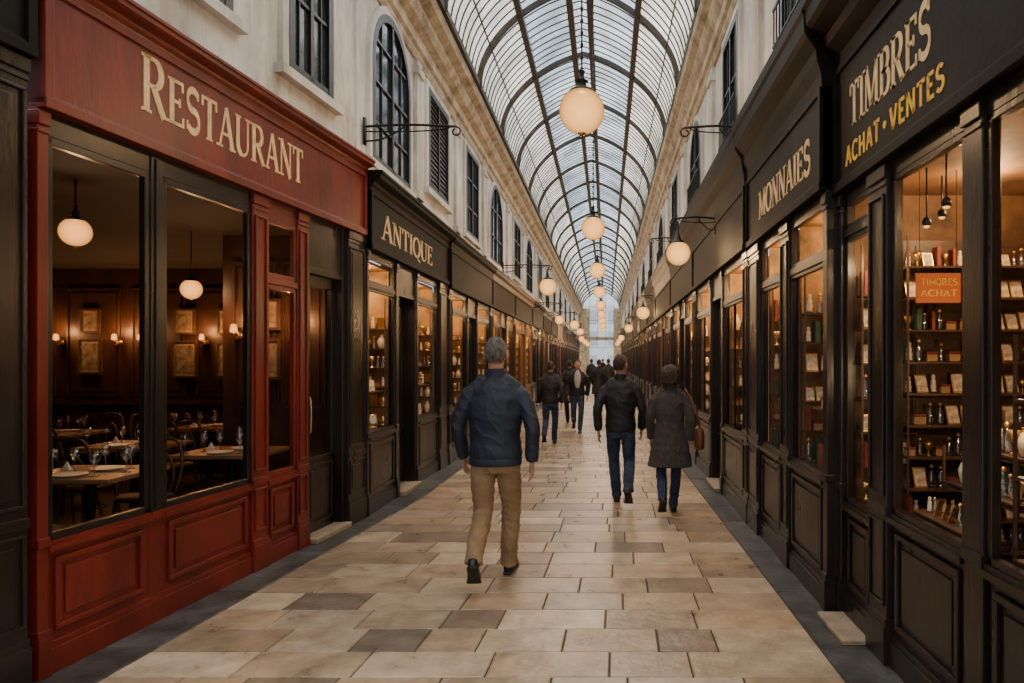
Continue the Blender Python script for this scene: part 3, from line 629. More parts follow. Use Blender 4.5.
for x,z,w,h in((-5.84,1.35,.36,.52),(-5.84,1.95,.30,.36),(-5.25,1.35,.30,.5),(-5.25,1.95,.30,.36),(-7.15,1.4,.34,.5),(-7.15,1.97,.3,.34),(-4.45,1.4,.34,.55),(-7.9,1.5,.3,.5)): picture(x,RY1-.03,z,w,h)
picture(-3.42,6.92,1.4,.26,.42); picture(-3.42,6.92,1.9,.26,.32)
def sconce(x,y,z):
    r=empty('wall_sconce',(x,y,z),'small brass wall sconce with glowing shade','wall lamp',group='dining room sconces')
    b=MB(); b.cyl((0,0,0),(0,-.02,0),.04); b.limb([(0,-.01,0),(0,-.08,-.04),(0,-.11,.02)],[.008]*3,8,4); make('bracket',b,M['brass'],r,smooth=True)
    b=MB(); b.lathe([(.022,.0),(.040,.015),(.03,.08),(.02,.09)],(0,-.11,.02)); make('shade',b,M['opal2'],r,smooth=True)
    light((x,y-.2,z+.15),9,(1,.43,.15),.03,'sconce_light')
for x in(-7.55,-6.75,-6.4,-5.55,-4.82,-4.1): sconce(x,RY1-.02,1.85)
sconce(-3.12,6.93,1.85); sconce(-3.72,6.93,1.85)  # added sconces, put in to brighten the view through the second window
def chair():
    r=empty('dining_chair',(0,0,0),'dark bentwood dining chair with curved back','chair',group='bentwood chairs')
    b=MB(); b.lathe([(.19,.43),(.205,.445),(.2,.46),(.05,.462)],n=24); make('seat',b,M['shelf'],r,smooth=True)
    for sx,sy in((-1,1),(1,1),(-1,-1),(1,-1)):
        b=MB(); b.limb([(sx*.14,sy*.14,.44),(sx*.16,sy*.165,.2),(sx*.185,sy*.2,0)],[.017,.014,.012],8,3); make('leg',b,M['shelf'],r,smooth=True)
    b=MB(); b.limb([(-.15,-.15,.43),(-.18,-.2,.65),(-.13,-.24,.86),(0,-.25,.9),(.13,-.24,.86),(.18,-.2,.65),(.15,-.15,.43)],[.014]*7,8,4)
    b.limb([(-.09,-.16,.44),(-.11,-.2,.62),(0,-.235,.78),(.11,-.2,.62),(.09,-.16,.44)],[.010]*5,8,4); make('backrest',b,M['shelf'],r,smooth=True)
    b=MB(); b.limb([(.13*math.cos(a),.13*math.sin(a),.25) for a in [i*pi/6 for i in range(13)]],[.009]*13,6,1); make('stretcher_ring',b,M['shelf'],r,smooth=True)
    return r
def table():
    r=empty('dining_table',(0,0,0),'square dark wood dining table on pedestal base','table',group='restaurant tables')
    b=MB(); b.box(-.38,.38,-.34,.34,.715,.75); make('tabletop',b,M['tabletop'],r,bevel=.006)
    b=MB(); b.lathe([(.03,.71),(.04,.6),(.03,.4),(.045,.12),(.05,.05)]); make('column',b,M['iron'],r,smooth=True)
    b=MB()
    for a in range(4):
        c,s_=math.cos(a*pi/2+pi/4),math.sin(a*pi/2+pi/4); b.limb([(0,0,.1),(c*.14,s_*.14,.06),(c*.28,s_*.28,.015)],[.025,.02,.015],8,3)
    make('foot',b,M['iron'],r,smooth=True); return r
def wineglass():
    r=empty('wine_glass',(0,0,0),'clear stemmed wine glass on a table','glass',group='wine glasses'); b=MB(); b.lathe([(.032,0),(.032,.003),(.005,.008),(.004,.08),(.02,.1),(.036,.13),(.036,.15),(.030,.185)],n=16); make('glass_bowl',b,M['crystal'],r,smooth=True); return r
def plate():
    r=empty('plate',(0,0,0),'white porcelain plate on a table','plate',group='dinner plates'); b=MB(); b.lathe([(.06,0),(.08,.004),(.11,.016),(.11,.019),(.08,.009),(.03,.007)],n=24); make('dish',b,M['porcelain'],r,smooth=True); return r
def napkin():
    r=empty('napkin',(0,0,0),'folded white napkin standing on a table','napkin',group='napkins'); b=MB(); b.add([(-.03,-.02,0),(.03,-.02,0),(.03,.02,0),(-.03,.02,0),(0,0,.07)],[(0,3,2,1),(0,1,4),(1,2,4),(2,3,4),(3,0,4)]); make('folded_cloth',b,M['porcelain'],r); return r
tb=[(-3.85,5.1),(-4.70,6.80),(-6.35,7.9),(-5.0,8.6),(-5.4,5.3),(-7.5,6.3),(-7.6,8.4),(-3.45,6.3)]
C0=chair();T0=table();G0=wineglass();P0=plate();N0=napkin(); first=True
for i,(x,y) in enumerate(tb):
    if first: T0.location=(x,y,.015)
    else: dup(T0,(x,y,.015))
    zt=.7655
    for j,(dx,dy,ro) in enumerate(((0,-.60,0),(0,.60,pi),(-.66,0,-pi/2))):
        if (i in(3,6) and j==1) or (i==7) : continue
        if first and j==0: C0.location=(x+dx,y+dy,.015); C0.rotation_euler=(0,0,ro)
        else: dup(C0,(x+dx,y+dy,.015),ro+random.uniform(-.15,.15))
    for j,(dx,dy) in enumerate(((-.2,-.1),(.18,-.2),(.2,.15),(-.05,.22),(.28,-.02),(-.30,-.22),(-.1,-.02))):
        if first and j==0: G0.location=(x+dx,y+dy,zt)
        else: dup(G0,(x+dx,y+dy,zt))
    if first: P0.location=(x,y-.2,zt)
    else: dup(P0,(x,y-.2,zt))
    dup(P0,(x+.06,y+.09,zt))
    if first: N0.location=(x-.24,y+.08,zt)
    else: dup(N0,(x-.24,y+.08,zt))
    first=False
# ------------------------------------------------------------ lamps
GC=(1,.62,.31)
def pendant(x,y,z,r,ztop,power,mt='opal',label='round opal glass pendant lamp hanging from a chain',group='arcade pendant lamps'):
    R_=empty('pendant_lamp',(x,y,z),label,'lamp',group=group)
    b=MB(); b.ell((0,0,0),r,28,18); make('globe_shade',b,M[mt],R_,smooth=True)
    b=MB(); b.lathe([(r*.62,r*.80),(r*.55,r*.9),(r*.25,r*1.05),(r*.18,r*1.25),(r*.3,r*1.32),(r*.12,r*1.42),(r*.1,r*1.7),(r*.16,r*1.75),(.012,r*1.85)],n=20); make('cap',b,M['iron'],R_,smooth=True)
    b=MB(); b.lathe([(r*.05,-r*1.12),(r*.12,-r*1.05),(r*.2,-r*.985),(r*.1,-r*.97)],n=14); make('finial',b,M['brass'],R_,smooth=True)
    b=MB(); b.cyl((0,0,r*1.8),(0,0,ztop-z),.007,n=6)
    zz=r*1.85
    if ztop-z>1.2:
        while zz<ztop-z-.1: b.ell((0,0,zz),(.015,.009,.03),8,6); zz+=.11
    make('chain',b,M['iron'],R_,smooth=True)
    light((x,y,z),power,GC,r*.6,'globe_light')
pendant(-3.73,4.8,2.5,.10,2.87,42,'opal2','glowing globe pendant inside the restaurant','restaurant pendant lamps')
pendant(-4.1,6.75,2.3,.10,2.87,42,'opal2','glowing globe pendant inside the restaurant','restaurant pendant lamps')
for i in range(9):
    pendant(-.22,6.2+5.5*i,3.86,.205,7.86,500)
def bracketlamp(xw,y,xl,z,r,power,lamp=True,zarm=None):
    s=1 if xl>xw else -1; za=zarm or z+r*2.2; L=abs(xl-xw)
    if lamp: R_=empty('wall_lamp',(xw,y,za),'opal globe lamp hanging from scrolled iron wall bracket','lamp',group='bracket lamps')
    else: R_=empty('wall_bracket',(xw,y,za),'scrolled black iron wall bracket','bracket')
    b=MB(); b.box(0,.02*s,-.03,.03,-.16,.12); b.limb([(0,0,.03),(s*L*.5,0,.05),(s*(L+.06),0,.03)],[.013]*3,8,4)
    b.limb([(0,0,-.12),(s*L*.2,0,-.1),(s*L*.42,0,-.0),(s*L*.45,0,.04)],[.010]*4,8,4)
    b.limb([(s*(L+.05)+s*.05*math.sin(a)*(1-a/14),0,-.02+.05*math.cos(a)*(1-a/14)) for a in [k*.6 for k in range(11)]],[.009]*11,6,2)
    b.limb([(0,0,-.02),(s*L*.5,0,-.02),(s*L*.9,0,.0),(s*L,0,.03)],[.007]*4,6,3)
    make('bracket_arm',b,M['iron'],R_,smooth=True)
    if lamp:
        dz=z-za; X=s*L
        b=MB(); b.ell((X,0,dz),r,24,16); make('globe_shade',b,M['opal'],R_,smooth=True)
        b=MB(); b.lathe([(r*.62,r*.80),(r*.5,r*.95),(r*.2,r*1.1),(r*.14,r*1.4),(.01,r*1.5),(.008,-dz)],(X,0,dz),n=16); make('cap',b,M['iron'],R_,smooth=True)
        light((xl,y,z),power,GC,r*.6,'globe_light')
bracketlamp(1.36,8.5,.90,2.93,.152,260,zarm=3.33)
bracketlamp(1.42,7.0,.86,3.3,.15,0,lamp=False,zarm=3.95)
bracketlamp(-2.5,7.05,-1.6,3.3,.15,0,lamp=False,zarm=3.98)
bracketlamp(-2.42,16,-1.36,3.32,.205,260,zarm=3.78)
bracketlamp(1.36,19.5,1.06,2.95,.19,260,zarm=3.4)
bracketlamp(-2.42,27,-1.25,3.0,.19,260,zarm=3.45)
bracketlamp(-2.42,22,-1.5,2.9,.15,160,zarm=3.4)
bracketlamp(-2.42,36,-1.35,3.1,.19,200,zarm=3.5)
bracketlamp(1.36,30,1.0,3.0,.19,200,zarm=3.45)
for yy in(40,47,54):
    bracketlamp(1.36,yy,.9,2.9,.19,150,zarm=3.4); bracketlamp(-2.42,yy+2,-1.5,2.9,.19,150,zarm=3.4)
bracketlamp(1.42,13.4,.95,3.3,.15,0,lamp=False,zarm=3.95)
# ------------------------------------------------------------ LEFT: antique + others
HA=dict(sill=.82,wtop=2.35,fb=2.76,ft=3.34,ct=3.54,out=.17)
FA=Fr((-2.45,6.96,0),(0,1,0),(1,0,0))
wares=['vase','box','fig','clock','bottle','card','cup','fig','bottle']
sg=[('pil',0,.05),('win',.06,.95,dict(mull=0)),('pil',.96,1.05),('door',1.08,1.8,dict(r=.15)),('pil',1.82,1.9),('win',1.92,2.95),('pil',2.97,3.48,dict(d=.03))]
shopfront(FA,3.48,sg,HA,M['black'],
   'black painted antique shopfront with warm lit windows',sign=[(lettering('ANTIQUE',FA,.36,2.50,2.90,.28,FV,small=.9),M['gold'],'cream gold serif letters')],pane=False)
displays(FA,sg,HA,21,.6)
LV=[.84,1.06,1.28,1.50,1.72,1.94]
def fillwin(F,s_,H,depth,kinds,group,along=True):
    endshelf(F,s_[2],H,depth,[z+.01 for z in LV],kinds,group)
    if along: shelf_unit(F.sub(s_[1]+.05,-.07),s_[2]-s_[1]-.26,.14,[LV[0],LV[0]+.42],kinds,group,back=False,zt=LV[0]+.66,faceout=.7 if F.V.x>0 else pi*1.25,sides=False,slack=.04,label='low display ledges behind the shop window')
for s_ in sg:
    if s_[0]=='win': fillwin(FA,s_,HA,.6,wares,'antiques in the shop window')
HG=dict(sill=.82,wtop=2.35,fb=2.72,ft=3.3,ct=3.54,out=.14)
y=10.44; i=0
lm=['black','brown','tan','black','brown','black','red','black','brown','black','black','brown','black']
def gsegs(W,i,fm=None):
    w=(W-.26-.8-.5)/2; u=.22; sg=[('pil',0,u)]
    o=dict(mull=1 if i%2 else 0)
    if fm: o['fm']=fm
    sg.append(('win',u+.01,u+w,o)); u+=w
    sg.append(('pil',u+.01,u+.11)); u+=.13
    sg.append(('door',u,u+.78)); u+=.8
    sg.append(('pil',u,u+.10)); u+=.11
    sg.append(('win',u,W-.23,o)); sg.append(('pil',W-.22,W-.0)); return sg
while y<60:
    W=[3.9,3.6,4.2,3.8][i%4]; F=Fr((-2.42,y,0),(0,1,0),(1,0,0)); c_=lm[i%len(lm)]; mm=M[c_]; far=y>16
    sg=gsegs(W,i,mm if c_ in('tan','brown') else None)
    shopfront(F,W,sg,HG,mm,{'black':'black painted arcade shopfront with warm lit windows','brown':'dark brown wooden arcade shopfront with lit windows','tan':'tan wooden arcade shopfront with glowing windows','red':'dark red arcade shopfront with lit windows'}[c_],far=far,pane=y>19)
    displays(F,sg,HG,34 if i!=2 else 50)
    if i<3:
        for s_ in sg:
            if s_[0]=='win': fillwin(F,s_,HG,.5,wares,'goods in a shop window',along=False)
    y+=W; i+=1
# ------------------------------------------------------------ RIGHT shops
FT=Fr((1.5,2.0,0),(0,1,0),(-1,0,0))
HT=dict(sill=.80,wtop=2.56,fb=2.66,ft=3.42,ct=3.90,out=.26)
sg=[('pil',0,.1),('win',.11,.68,dict(fm=M['black'])),('pil',.69,.83),('win',.84,1.57,dict(fm=M['black'])),('pil',1.58,1.82,dict(d=.03)),('win',1.83,2.26,dict(fm=M['black'],sill=.72,wtop=2.36,threshold=True)),('pil',2.27,2.335,dict(d=.03))]
XT=1.5-FV
uT=lambda px: XT*682.67/(px-606)-2.0
lt=[(lettering('TIMBRES',FT,uT(850),uT(932),2.98,.25,FV),M['gold'],'cream gold serif letters'),
    (lettering('ACHAT*VENTES',FT,uT(846),uT(946),2.77,.115,FV,serif=False,gap=.06),M['yellow'],'yellow sans-serif letters')]
shopfront(FT,2.335,sg,HT,M['black'],'black painted stamp shopfront with tall lit display windows',sign=lt,pane=False)
interior(FT,2.33,1.25,2.64,M['wallwarm'],40,(1,.62,.30),n=2,v0=-.06)
st=['book','bookg','card','box','fig','bottle','card','cup','bottle','fig','bottle']
shelf_unit(Fr((1.80,4.05,0),(1,0,0),(0,-1,0)),.82,.18,[.45,.64,.83,1.02,1.21,1.40,1.59,1.78,1.97,2.16],st,'stamp albums on tall shelving',zt=2.34,label='tall dark shelving filled with albums and boxed wares',base=True,slack=.006,back=True)
endshelf(FT,2.31,HT,.42,[.74,.95,1.16,1.37,1.58,1.79,2.0],st,'small wares in the narrow window',zt=2.3)
light((1.9,3.2,1.5),9,(1,.66,.36),.05); light((1.63,4.0,2.2),5,(1,.62,.32),.04)
shelf_unit(FT.sub(.90,-.075),.62,.13,[.83],['fig','card','bottle','cup'],'figurines on the window display',back=False,zt=.98,label='low window display ledge with figurines',sides=False,faceout=pi*1.2,slack=.01,smax=.8)
shelf_unit(FT.sub(.90,-.24),.62,.14,[.98],['fig','bottle','vase','box','cup'],'figurines on the window display',back=False,zt=1.16,label='stepped window display shelf with small wares',faceout=pi*1.2,slack=.01,smax=.85)
shelf_unit(FT.sub(.90,-.42),.62,.14,[1.14],['fig','bottle','vase','card','cup'],'figurines on the window display',back=False,zt=1.34,label='stepped window display shelf with small wares',faceout=pi*1.2,slack=.01,smax=.85)
shelf_unit(FT.sub(.14,-.08),.5,.14,[.83,1.15,1.45],['fig','card','vase','box','cup'],'figurines on the window display',back=False,zt=1.7,faceout=pi*1.2)
sg_=empty('hanging_sign',(1.80,3.70,1.99),'orange lit sign hanging inside the stamp shop','sign')
b=MB(); b.box(-.12,.12,-.008,.008,-.08,.08); make('sign_panel',b,M['orange'],sg_,bevel=.003)
b=MB()
for sx in(-.1,.1): b.cyl((sx,0,.08),(sx,0,.64),.002,n=6)
make('hanging_wire',b,M['iron'],sg_)
Fs=Fr((1.80,3.70,1.99),(1,0,0),(0,-1,0))
for t,z in(('TIMBRES',.015),('ACHAT',-.045)):
    make('lettering',lettering(t,Fs,-.10,.10,z,.035,.008,serif=False,thick=.002),M['yellow'],sg_,Fs)
def spot(x,y,z):
    r=empty('ceiling_spotlight',(x,y,z),'small glowing spotlight under the shop ceiling','spotlight',group='shop spotlights')
    b=MB(); b.cyl((0,0,.0),(0,0,2.62-z),.004,n=8); b.lathe([(.022,-.03),(.022,0),(.012,.015)]); make('lamp_head',b,M['iron'],r,smooth=True)
    b=MB(); b.ell((0,0,-.03),(.018,.018,.012)); make('bulb',b,M['opal'],r,smooth=True)
for a in((1.70,3.62,2.34),(1.86,3.78,2.42),(1.62,3.25,2.36)): spot(*a)
FM=Fr((1.42,4.335,0),(0,1,0),(-1,0,0))
HM=dict(sill=.84,wtop=2.24,fb=2.70,ft=3.34,ct=3.90,out=.18)
sg=[('pil',0,.08),('win',.09,.90,dict(mull=0)),('pil',.91,1.15),('win',1.16,1.88),('pil',1.89,2.32,dict(d=.03))]
uM=lambda px: (1.42-FV)*682.67/(px-606)-4.335
shopfront(FM,2.325,sg,HM,M['black'],'black painted coin shopfront with small-paned lit windows',sign=[(lettering('MONNAIES',FM,uM(759),uM(811),2.86,.235,FV),M['gold'],'cream gold serif letters')],pane=False)
displays(FM,sg,HM,20,.75)
for s_ in sg:
    if s_[0]=='win': fillwin(FM,s_,HM,.75,st,'coins and cards in the window display')
y=6.66; i=0
HG2=dict(sill=.82,wtop=2.24,fb=2.70,ft=3.30,ct=3.90,out=.16)
rm=['black','black','brown','black','brown','black','black','brown','black','brown']
while y<60:
    W=[4.0,3.7,4.3,3.8][i%4]; F=Fr((1.40,y,0),(0,1,0),(-1,0,0)); mm=M[rm[i%len(rm)]]; far=y>12
    sg=gsegs(W,i+1,mm if rm[i%len(rm)]=='brown' else None)
    shopfront(F,W,sg,HG2,mm,'black painted arcade shopfront with warm lit windows' if rm[i%len(rm)]=='black' else 'dark brown wooden arcade shopfront with lit windows',far=far,pane=y>13)
    displays(F,sg,HG2,30)
    if i<2:
        for s_ in sg:
            if s_[0]=='win': fillwin(F,s_,HG2,.5,wares,'goods in a shop window',along=False)
    y+=W; i+=1
YE=62.
# ------------------------------------------------------------ upper walls
FWL=Fr((-2.52,6.9,0),(0,1,0),(1,0,0)); b=MB(); b.box(0,YE-6.9,-.3,0,3.5,5.75); b.box(0,YE-6.9,0,.05,3.5,3.72)
make('wall_left',b,M['plaster'],None,FWL,loc=FWL.O,kind='structure')
FWN=Fr(FR.w(-4,-.06,0),FR.U,FR.V); b=MB(); b.box(0,7.6,-.3,0,3.5,5.75); make('wall_left_near',b,M['plaster'],None,FWN,loc=FWN.O,kind='structure')
FWR=Fr((1.47,-1,0),(0,1,0),(-1,0,0)); b=MB(); b.box(0,YE+1,-.3,0,3.6,5.75); make('wall_right',b,M['plaster'],None,FWR,loc=FWR.O,kind='structure')
def bigcornice(name,F,L,out):
    b=MB(); z=5.55
    b.extr([(-.35,z),(.03,z),(.05,z+.05),(.05,z+.1),(.09,z+.13),(.09,z+.26),(out*.5,z+.32),(out*.62,z+.40),(out*.62,z+.46),(out*.92,z+.52),(out,z+.60),(out,z+.72),(-.35,z+.72)],0,L)
    make(name,b,M['stone'],None,F,loc=F.O,kind='structure')
bigcornice('trim_3',Fr((-2.52,-1,0),(0,1,0),(1,0,0)),YE+1,.36)
bigcornice('trim_4',FWR,YE+1,.27)
wn=[0]
def upwin(F,u0,u1,z0,z1,arch=False,shut=False,rail=False):
    wn[0]+=1; nm='window_%d'%wn[0]
    root=bpy.data.objects.new(nm,None); COL.objects.link(root); root.location=F.O; root['kind']='structure'
    uc=(u0+u1)/2; r=(u1-u0)/2
    def outline(off):
        rr=r+off
        if arch:
            zc=z1-r; return [(uc-rr,z0)]+[(uc+rr*math.cos(a),zc+rr*math.sin(a)) for a in [pi-pi*k/16 for k in range(17)]]+[(uc+rr,z0)]
        return [(uc-rr,z0),(uc-rr,z1+off),(uc+rr,z1+off),(uc+rr,z0)]
    def band(o1,o2,v0,v1):
        b=MB(); A=outline(o1);B=outline(o2)
        for i in range(len(A)-1):
            q=[A[i],A[i+1],B[i+1],B[i]]
            b.hull8([(p[0],v0,p[1]) for p in q]+[(p[0],v1,p[1]) for p in q])
        return b
    g=MB(); O=outline(0); g.add([(p[0],.012,p[1]) for p in O],[tuple(range(len(O)))]); make('glazing',g,M['darkglass'] if not shut else M['frame'],root,F)
    s_=band(0.0,.09,0,.045); s_.box(u0-.14,u1+.14,0,.08,z0-.08,z0); make('surround',s_,M['plaster'],root,F)
    f=band(-.08,0.005,0,.05); f.box(uc-.025,uc+.025,0,.045,z0,z1-.02)
    f.box(u0,u1,0,.045,z0,z0+.08)
    if shut:
        k=z0+.1
        while k<z1-.1: f.extr([(.01,k),(.04,k),(.02,k+.05)],u0+.06,u1-.06); k+=.07
    else:
        n=max(2,int((z1-z0)/.45))
        for i in range(1,n):
            zz=z0+(z1-z0)*i/n; hw=r
            if arch and zz>z1-r: hw=math.sqrt(max(0,r*r-(zz-(z1-r))**2))
            f.box(uc-hw,uc+hw,0,.035,zz-.014,zz+.014)
        for q in(.25,.75):
            u_=u0+(u1-u0)*q; top=z1-.02 if not arch else z1-r+math.sqrt(max(0,r*r-(u_-uc)**2))-.02
            f.box(u_-.008,u_+.008,0,.03,z0,top)
    make('sash_frame',f,M['frame'],root,F)
    if rail:
        rl=MB(); rl.box(u0-.05,u1+.05,.08,.095,z0+.32,z0+.345); rl.box(u0-.05,u1+.05,.08,.095,z0+.02,z0+.035)
        k=u0-.05
        while k<u1+.05: rl.box(k,k+.01,.08,.09,z0,z0+.33); k+=.09
        make('iron_railing',rl,M['iron'],root,F)
un=lambda Y:(Y-FWN.O.y)*n_
upwin(FWN,un(5.68),un(6.4),4.02,5.35); upwin(FWN,un(4.25),un(4.95),4.1,5.35)
W0=6.9
for a,b_,c,ar,sh in((7.25,8.65,3.73,True,False),(9.55,10.75,4.0,False,True),(12.1,13.3,3.85,False,False),(14.6,16.4,3.75,True,False),(18.4,19.8,3.85,False,False),(21.2,23.0,3.75,True,False),(25,26.4,3.85,False,True),(28,29.8,3.75,True,False),(32,33.5,3.85,False,False),(36,38,3.75,True,False),(41,42.5,3.85,False,False),(46,48,3.75,True,False),(52,54,3.85,False,False)):
    upwin(FWL,a-W0,b_-W0,c,5.54 if ar else 5.42,ar,sh)
for a,b_,ar,sh in((4.6,5.6,False,False),(7.4,8.35,False,False),(10.3,11.6,True,False),(13.6,14.8,False,True),(17,18.6,True,False),(21,22.4,False,False),(25,27,True,False),(30,31.5,False,False),(35,37,True,False),(41,43,False,False),(48,50,True,False)):
    upwin(FWR,a+1,b_+1,4.15,5.4,ar,sh,rail=True)
for (F,ys,off) in((FWL,(9.05,11.4,13.95,17.3,20.5,24,27.2,31,34.8,39.5,44,50,57),W0),(FWR,(6.5,9.3,12.5,15.8,19.8,23.7,28.5,33,39,45.5,54),-1)):
    for yy in ys:
        b=MB(); b.box(yy-off-.12,yy-off+.12,0,.05,3.55,5.55); b.box(yy-off-.15,yy-off+.15,0,.08,5.35,5.45); b.box(yy-off-.15,yy-off+.15,0,.08,3.72,3.82)
        make('trim_6',b,M['plaster'],None,F,loc=F.O,kind='structure')
# ------------------------------------------------------------ roof
XC,HS,ZS=-.46,1.70,6.20
def rp(a,k=0):
    c,s_=math.cos(a),math.sin(a)
    return (XC+(HS+k)*c,ZS+(1.36+k)*s_**.95+.34*(1-abs(c))**1.2)
ceil=bpy.data.objects.new('ceiling',None); COL.objects.link(ceil); ceil['kind']='structure'; ceil['label']='vaulted iron and glass roof over the arcade'; ceil.location=(XC,0,ZS)
NA=30
def glaz(i0,i1,m):
    b=MB()
    for i in range(i0,i1):
        a0,a1=pi*i/NA,pi*(i+1)/NA; p,q=rp(a0,.02),rp(a1,.02)
        b.quad((p[0]-XC,-2,p[1]-ZS),(q[0]-XC,-2,q[1]-ZS),(q[0]-XC,YE,q[1]-ZS),(p[0]-XC,YE,p[1]-ZS))
    make('roof_glazing',b,m,ceil,smooth=True)
glaz(0,9,M['roofcream']); glaz(9,21,M['roofglass']); glaz(21,30,M['roofcream'])
def archmesh(k0,k1,w):
    b=MB()
    for i in range(NA):
        a0,a1=pi*i/NA,pi*(i+1)/NA
        P=[rp(a0,k0),rp(a0,k1),rp(a1,k1),rp(a1,k0)]
        b.hull8([(p[0]-XC,-w,p[1]-ZS) for p in P]+[(p[0]-XC,w,p[1]-ZS) for p in P])
    return b
rib=make('roof_rib',archmesh(-.07,.02,.026),M['rib'],ceil,loc=(0,1.5,0))
yy=4.0
while yy<YE:
    c=rib.copy(); COL.objects.link(c); c.parent=ceil; c.location=(0,yy,0); yy+=2.5
gb=make('glazing_bar',archmesh(.0,.02,.0075),M['rib'],ceil,loc=(0,1.75,0))
yy=2.0
while yy<26.9:
    c=gb.copy(); COL.objects.link(c); c.parent=ceil; c.location=(0,yy,0); yy+=.25
b=MB(); tmp=archmesh(.006,.02,.006)
while yy<YE:
    b.add([(v.x,v.y+yy,v.z) for v in tmp.v],tmp.f); yy+=.5
make('glazing_bar',b,M['rib'],ceil,kind='stuff')
for i,(dg_,w) in enumerate(((54,.05),(84,.055),(96,.055),(126,.05),(28,.010),(152,.010))):
    a=math.radians(dg_); b=MB(); p=rp(a,-.02)
    b.box(p[0]-XC-w,p[0]-XC+w,-2,YE,p[1]-ZS-w*1.2,p[1]-ZS+w); make('purlin',b,M['rib'],ceil)
for s in(-1,1):
    b=MB(); b.box(s*(HS)-.05,s*(HS)+.05,-2,YE,-.02,.08); make('wall_plate',b,M['rib'],ceil)
# ------------------------------------------------------------ end wall and the building over the street
b=MB(); b.box(-2.6,-1.5,YE,YE+.3,0,6.3); b.box(.7,1.6,YE,YE+.3,0,6.3); b.box(-1.5,.7,YE,YE+.3,3.4,3.7); make('wall_end',b,M['stone'],kind='structure')
b=MB()
for i in range(4):
    x=-1.5+i*2.2/3; b.box(x-.015,x+.015,YE,YE+.06,2.7,7.7)
for z in(2.7,5.2,6.4): b.box(-1.5,.7,YE,YE+.06,z-.015,z+.015)
make('window_end',b,M['rib'],kind='structure')
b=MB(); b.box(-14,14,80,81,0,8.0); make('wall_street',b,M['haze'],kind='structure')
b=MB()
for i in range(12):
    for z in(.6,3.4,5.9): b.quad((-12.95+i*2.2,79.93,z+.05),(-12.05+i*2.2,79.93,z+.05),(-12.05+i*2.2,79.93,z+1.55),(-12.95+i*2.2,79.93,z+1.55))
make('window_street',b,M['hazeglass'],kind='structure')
# ------------------------------------------------------------ floor
def bl(Y):
    if Y<8: return -2.53+(Y-3.4)*(.40/4.6)
    return -2.13
def br(Y): return 1.21-.09*min(1,max(0,(Y-2)/8))
def slabs(name,rows,m,thick=.006,g=.0032,e=.006):
    vs=[];fs=[];cols=[]
    for (x00,x01,x10,x11,y0,y1,c) in rows:
        o=len(vs)
        a=[(x00+g,y0+g),(x01-g,y0+g),(x11-g,y1-g),(x10+g,y1-g)]
        bq=[(x00+g+e,y0+g+e),(x01-g-e,y0+g+e),(x11-g-e,y1-g-e),(x10+g+e,y1-g-e)]
        vs+=[(p[0],p[1],-thick-.003) for p in a]+[(p[0],p[1],0) for p in bq]
        f=[(4,5,6,7),(0,1,5,4),(1,2,6,5),(2,3,7,6),(3,0,4,7)]
        fs+=[tuple(i+o for i in q) for q in f]; cols+=[c]*5
    me=bpy.data.meshes.new(name); me.from_pydata(vs,[],fs); at=me.color_attributes.new('Col','FLOAT_COLOR','CORNER')
    k=0
    for p,c in zip(me.polygons,cols):
        for _ in p.loop_indices: at.data[k].color=(*c,1); k+=1
    me.materials.append(m); o=bpy.data.objects.new(name,me); COL.objects.link(o); return o
rows=[]; yv=-1.5; random.seed(21)
pal=[(.50,.375,.255),(.43,.32,.215),(.56,.43,.30),(.39,.285,.19),(.62,.49,.35),(.30,.225,.16),(.47,.335,.215),(.225,.18,.14),(.52,.41,.30)]
wts=[6,6,5,4,4,3.5,5,1.8,4]
while yv<YE+3:
    d=random.uniform(.26,.37); x0,x0b=bl(yv),bl(yv+d); xr,xrb=br(yv),br(yv+d); W=xr-x0; ws=[]
    tot=0
    while tot<W: w=random.uniform(.36,.78); ws.append(w); tot+=w
    k=1/tot; acc=0
    for w in ws:
        a,b2=acc*k,(acc+w)*k; acc+=w
        c=random.choices(pal,wts)[0]; j=random.uniform(.82,1.13); c=tuple(q*j for q in c)
        rows.append((x0+(xr-x0)*a,x0+(xr-x0)*b2,x0b+(xrb-x0b)*a,x0b+(xrb-x0b)*b2,yv,yv+d,c))
    yv+=d
fo=slabs('floor',rows,M['paver']); fo['kind']='structure'; fo['label']='warm limestone slab paving with varied tones'
rows=[];rows2=[]; yv=-1.5
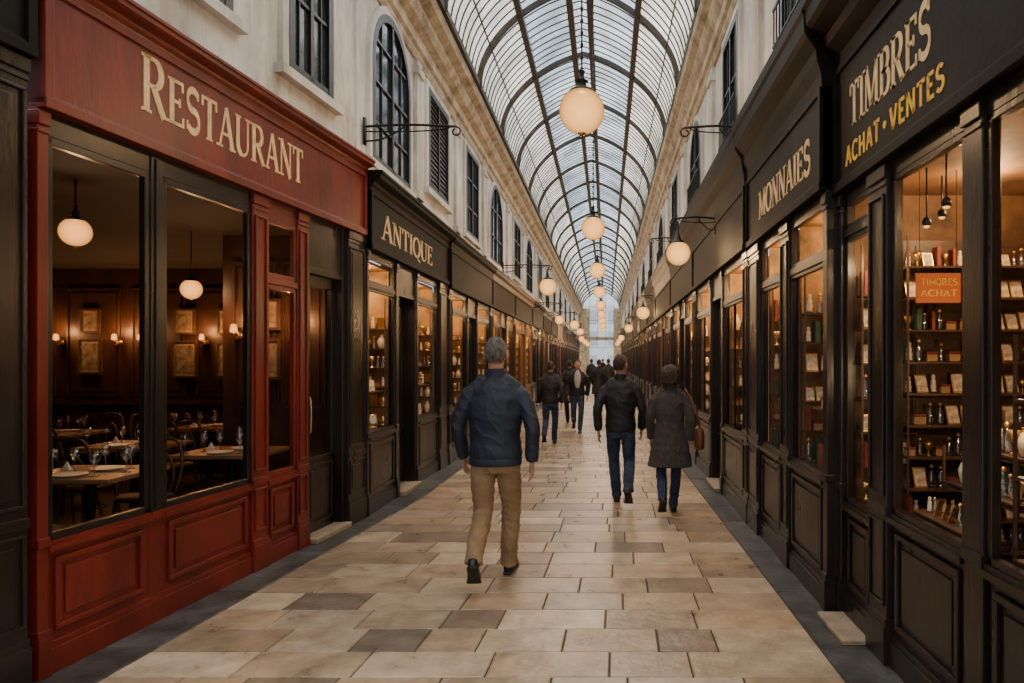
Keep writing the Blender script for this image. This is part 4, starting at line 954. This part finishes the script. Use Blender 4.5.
def wl(Y): return -2.85+.103*(Y-3.4)+.0 if Y<6.9 else -2.46
while yv<YE:
    d=random.uniform(.7,1.1); j=random.uniform(.75,1.2)
    rows.append((wl(yv)-.2,bl(yv),wl(yv+d)-.2,bl(yv+d),yv,yv+d,(j,j,j))); j=random.uniform(.75,1.2)
    rows2.append((br(yv),1.75,br(yv+d),1.75,yv,yv+d,(j,j,j))); yv+=d
for nm,r_ in(('floor_border_left',rows),('floor_border_right',rows2)):
    o=slabs(nm,r_,M['slate']); o['kind']='structure'
b=MB(); b.box(-14,14,-3,YE+30,-.12,-.0075); make('floor_base',b,M['joint'],kind='structure')
b=MB(); b.box(-9,-2.0,-3.05,-3,0,8); b.box(1.3,4,-3.05,-3,0,8); make('wall_near',b,M['plaster'],kind='structure')
# ------------------------------------------------------------ world / lights / camera
w=bpy.data.worlds.new('World'); SC.world=w; w.use_nodes=True; nt=w.node_tree; N=nt.nodes; L=nt.links
bg=N['Background']; tc=N.new('ShaderNodeTexCoord'); n=N.new('ShaderNodeTexNoise'); n.inputs['Scale'].default_value=4.5; n.inputs['Detail'].default_value=5
L.new(tc.outputs['Generated'],n.inputs['Vector']); r=N.new('ShaderNodeValToRGB'); r.color_ramp.elements[0].position=.38; r.color_ramp.elements[0].color=(.30,.45,.62,1); r.color_ramp.elements[1].position=.62; r.color_ramp.elements[1].color=(.94,.94,.90,1)
L.new(n.outputs['Fac'],r.inputs['Fac']); L.new(r.outputs['Color'],bg.inputs['Color']); bg.inputs['Strength'].default_value=1.7
l=bpy.data.lights.new('sun','SUN'); l.energy=12.; l.angle=math.radians(110); l.color=(1,.96,.90)
o=bpy.data.objects.new('sun',l); COL.objects.link(o); o.rotation_euler=(math.radians(-12),math.radians(4),0)
cam=bpy.data.cameras.new('cam'); co=bpy.data.objects.new('camera',cam); COL.objects.link(co); co.location=(0,0,1.6); co.rotation_euler=(pi/2,0,0)
cam.sensor_width=36; cam.lens=24; cam.shift_x=-94/1024; cam.shift_y=18.5/1024; cam.clip_end=300
SC.camera=co
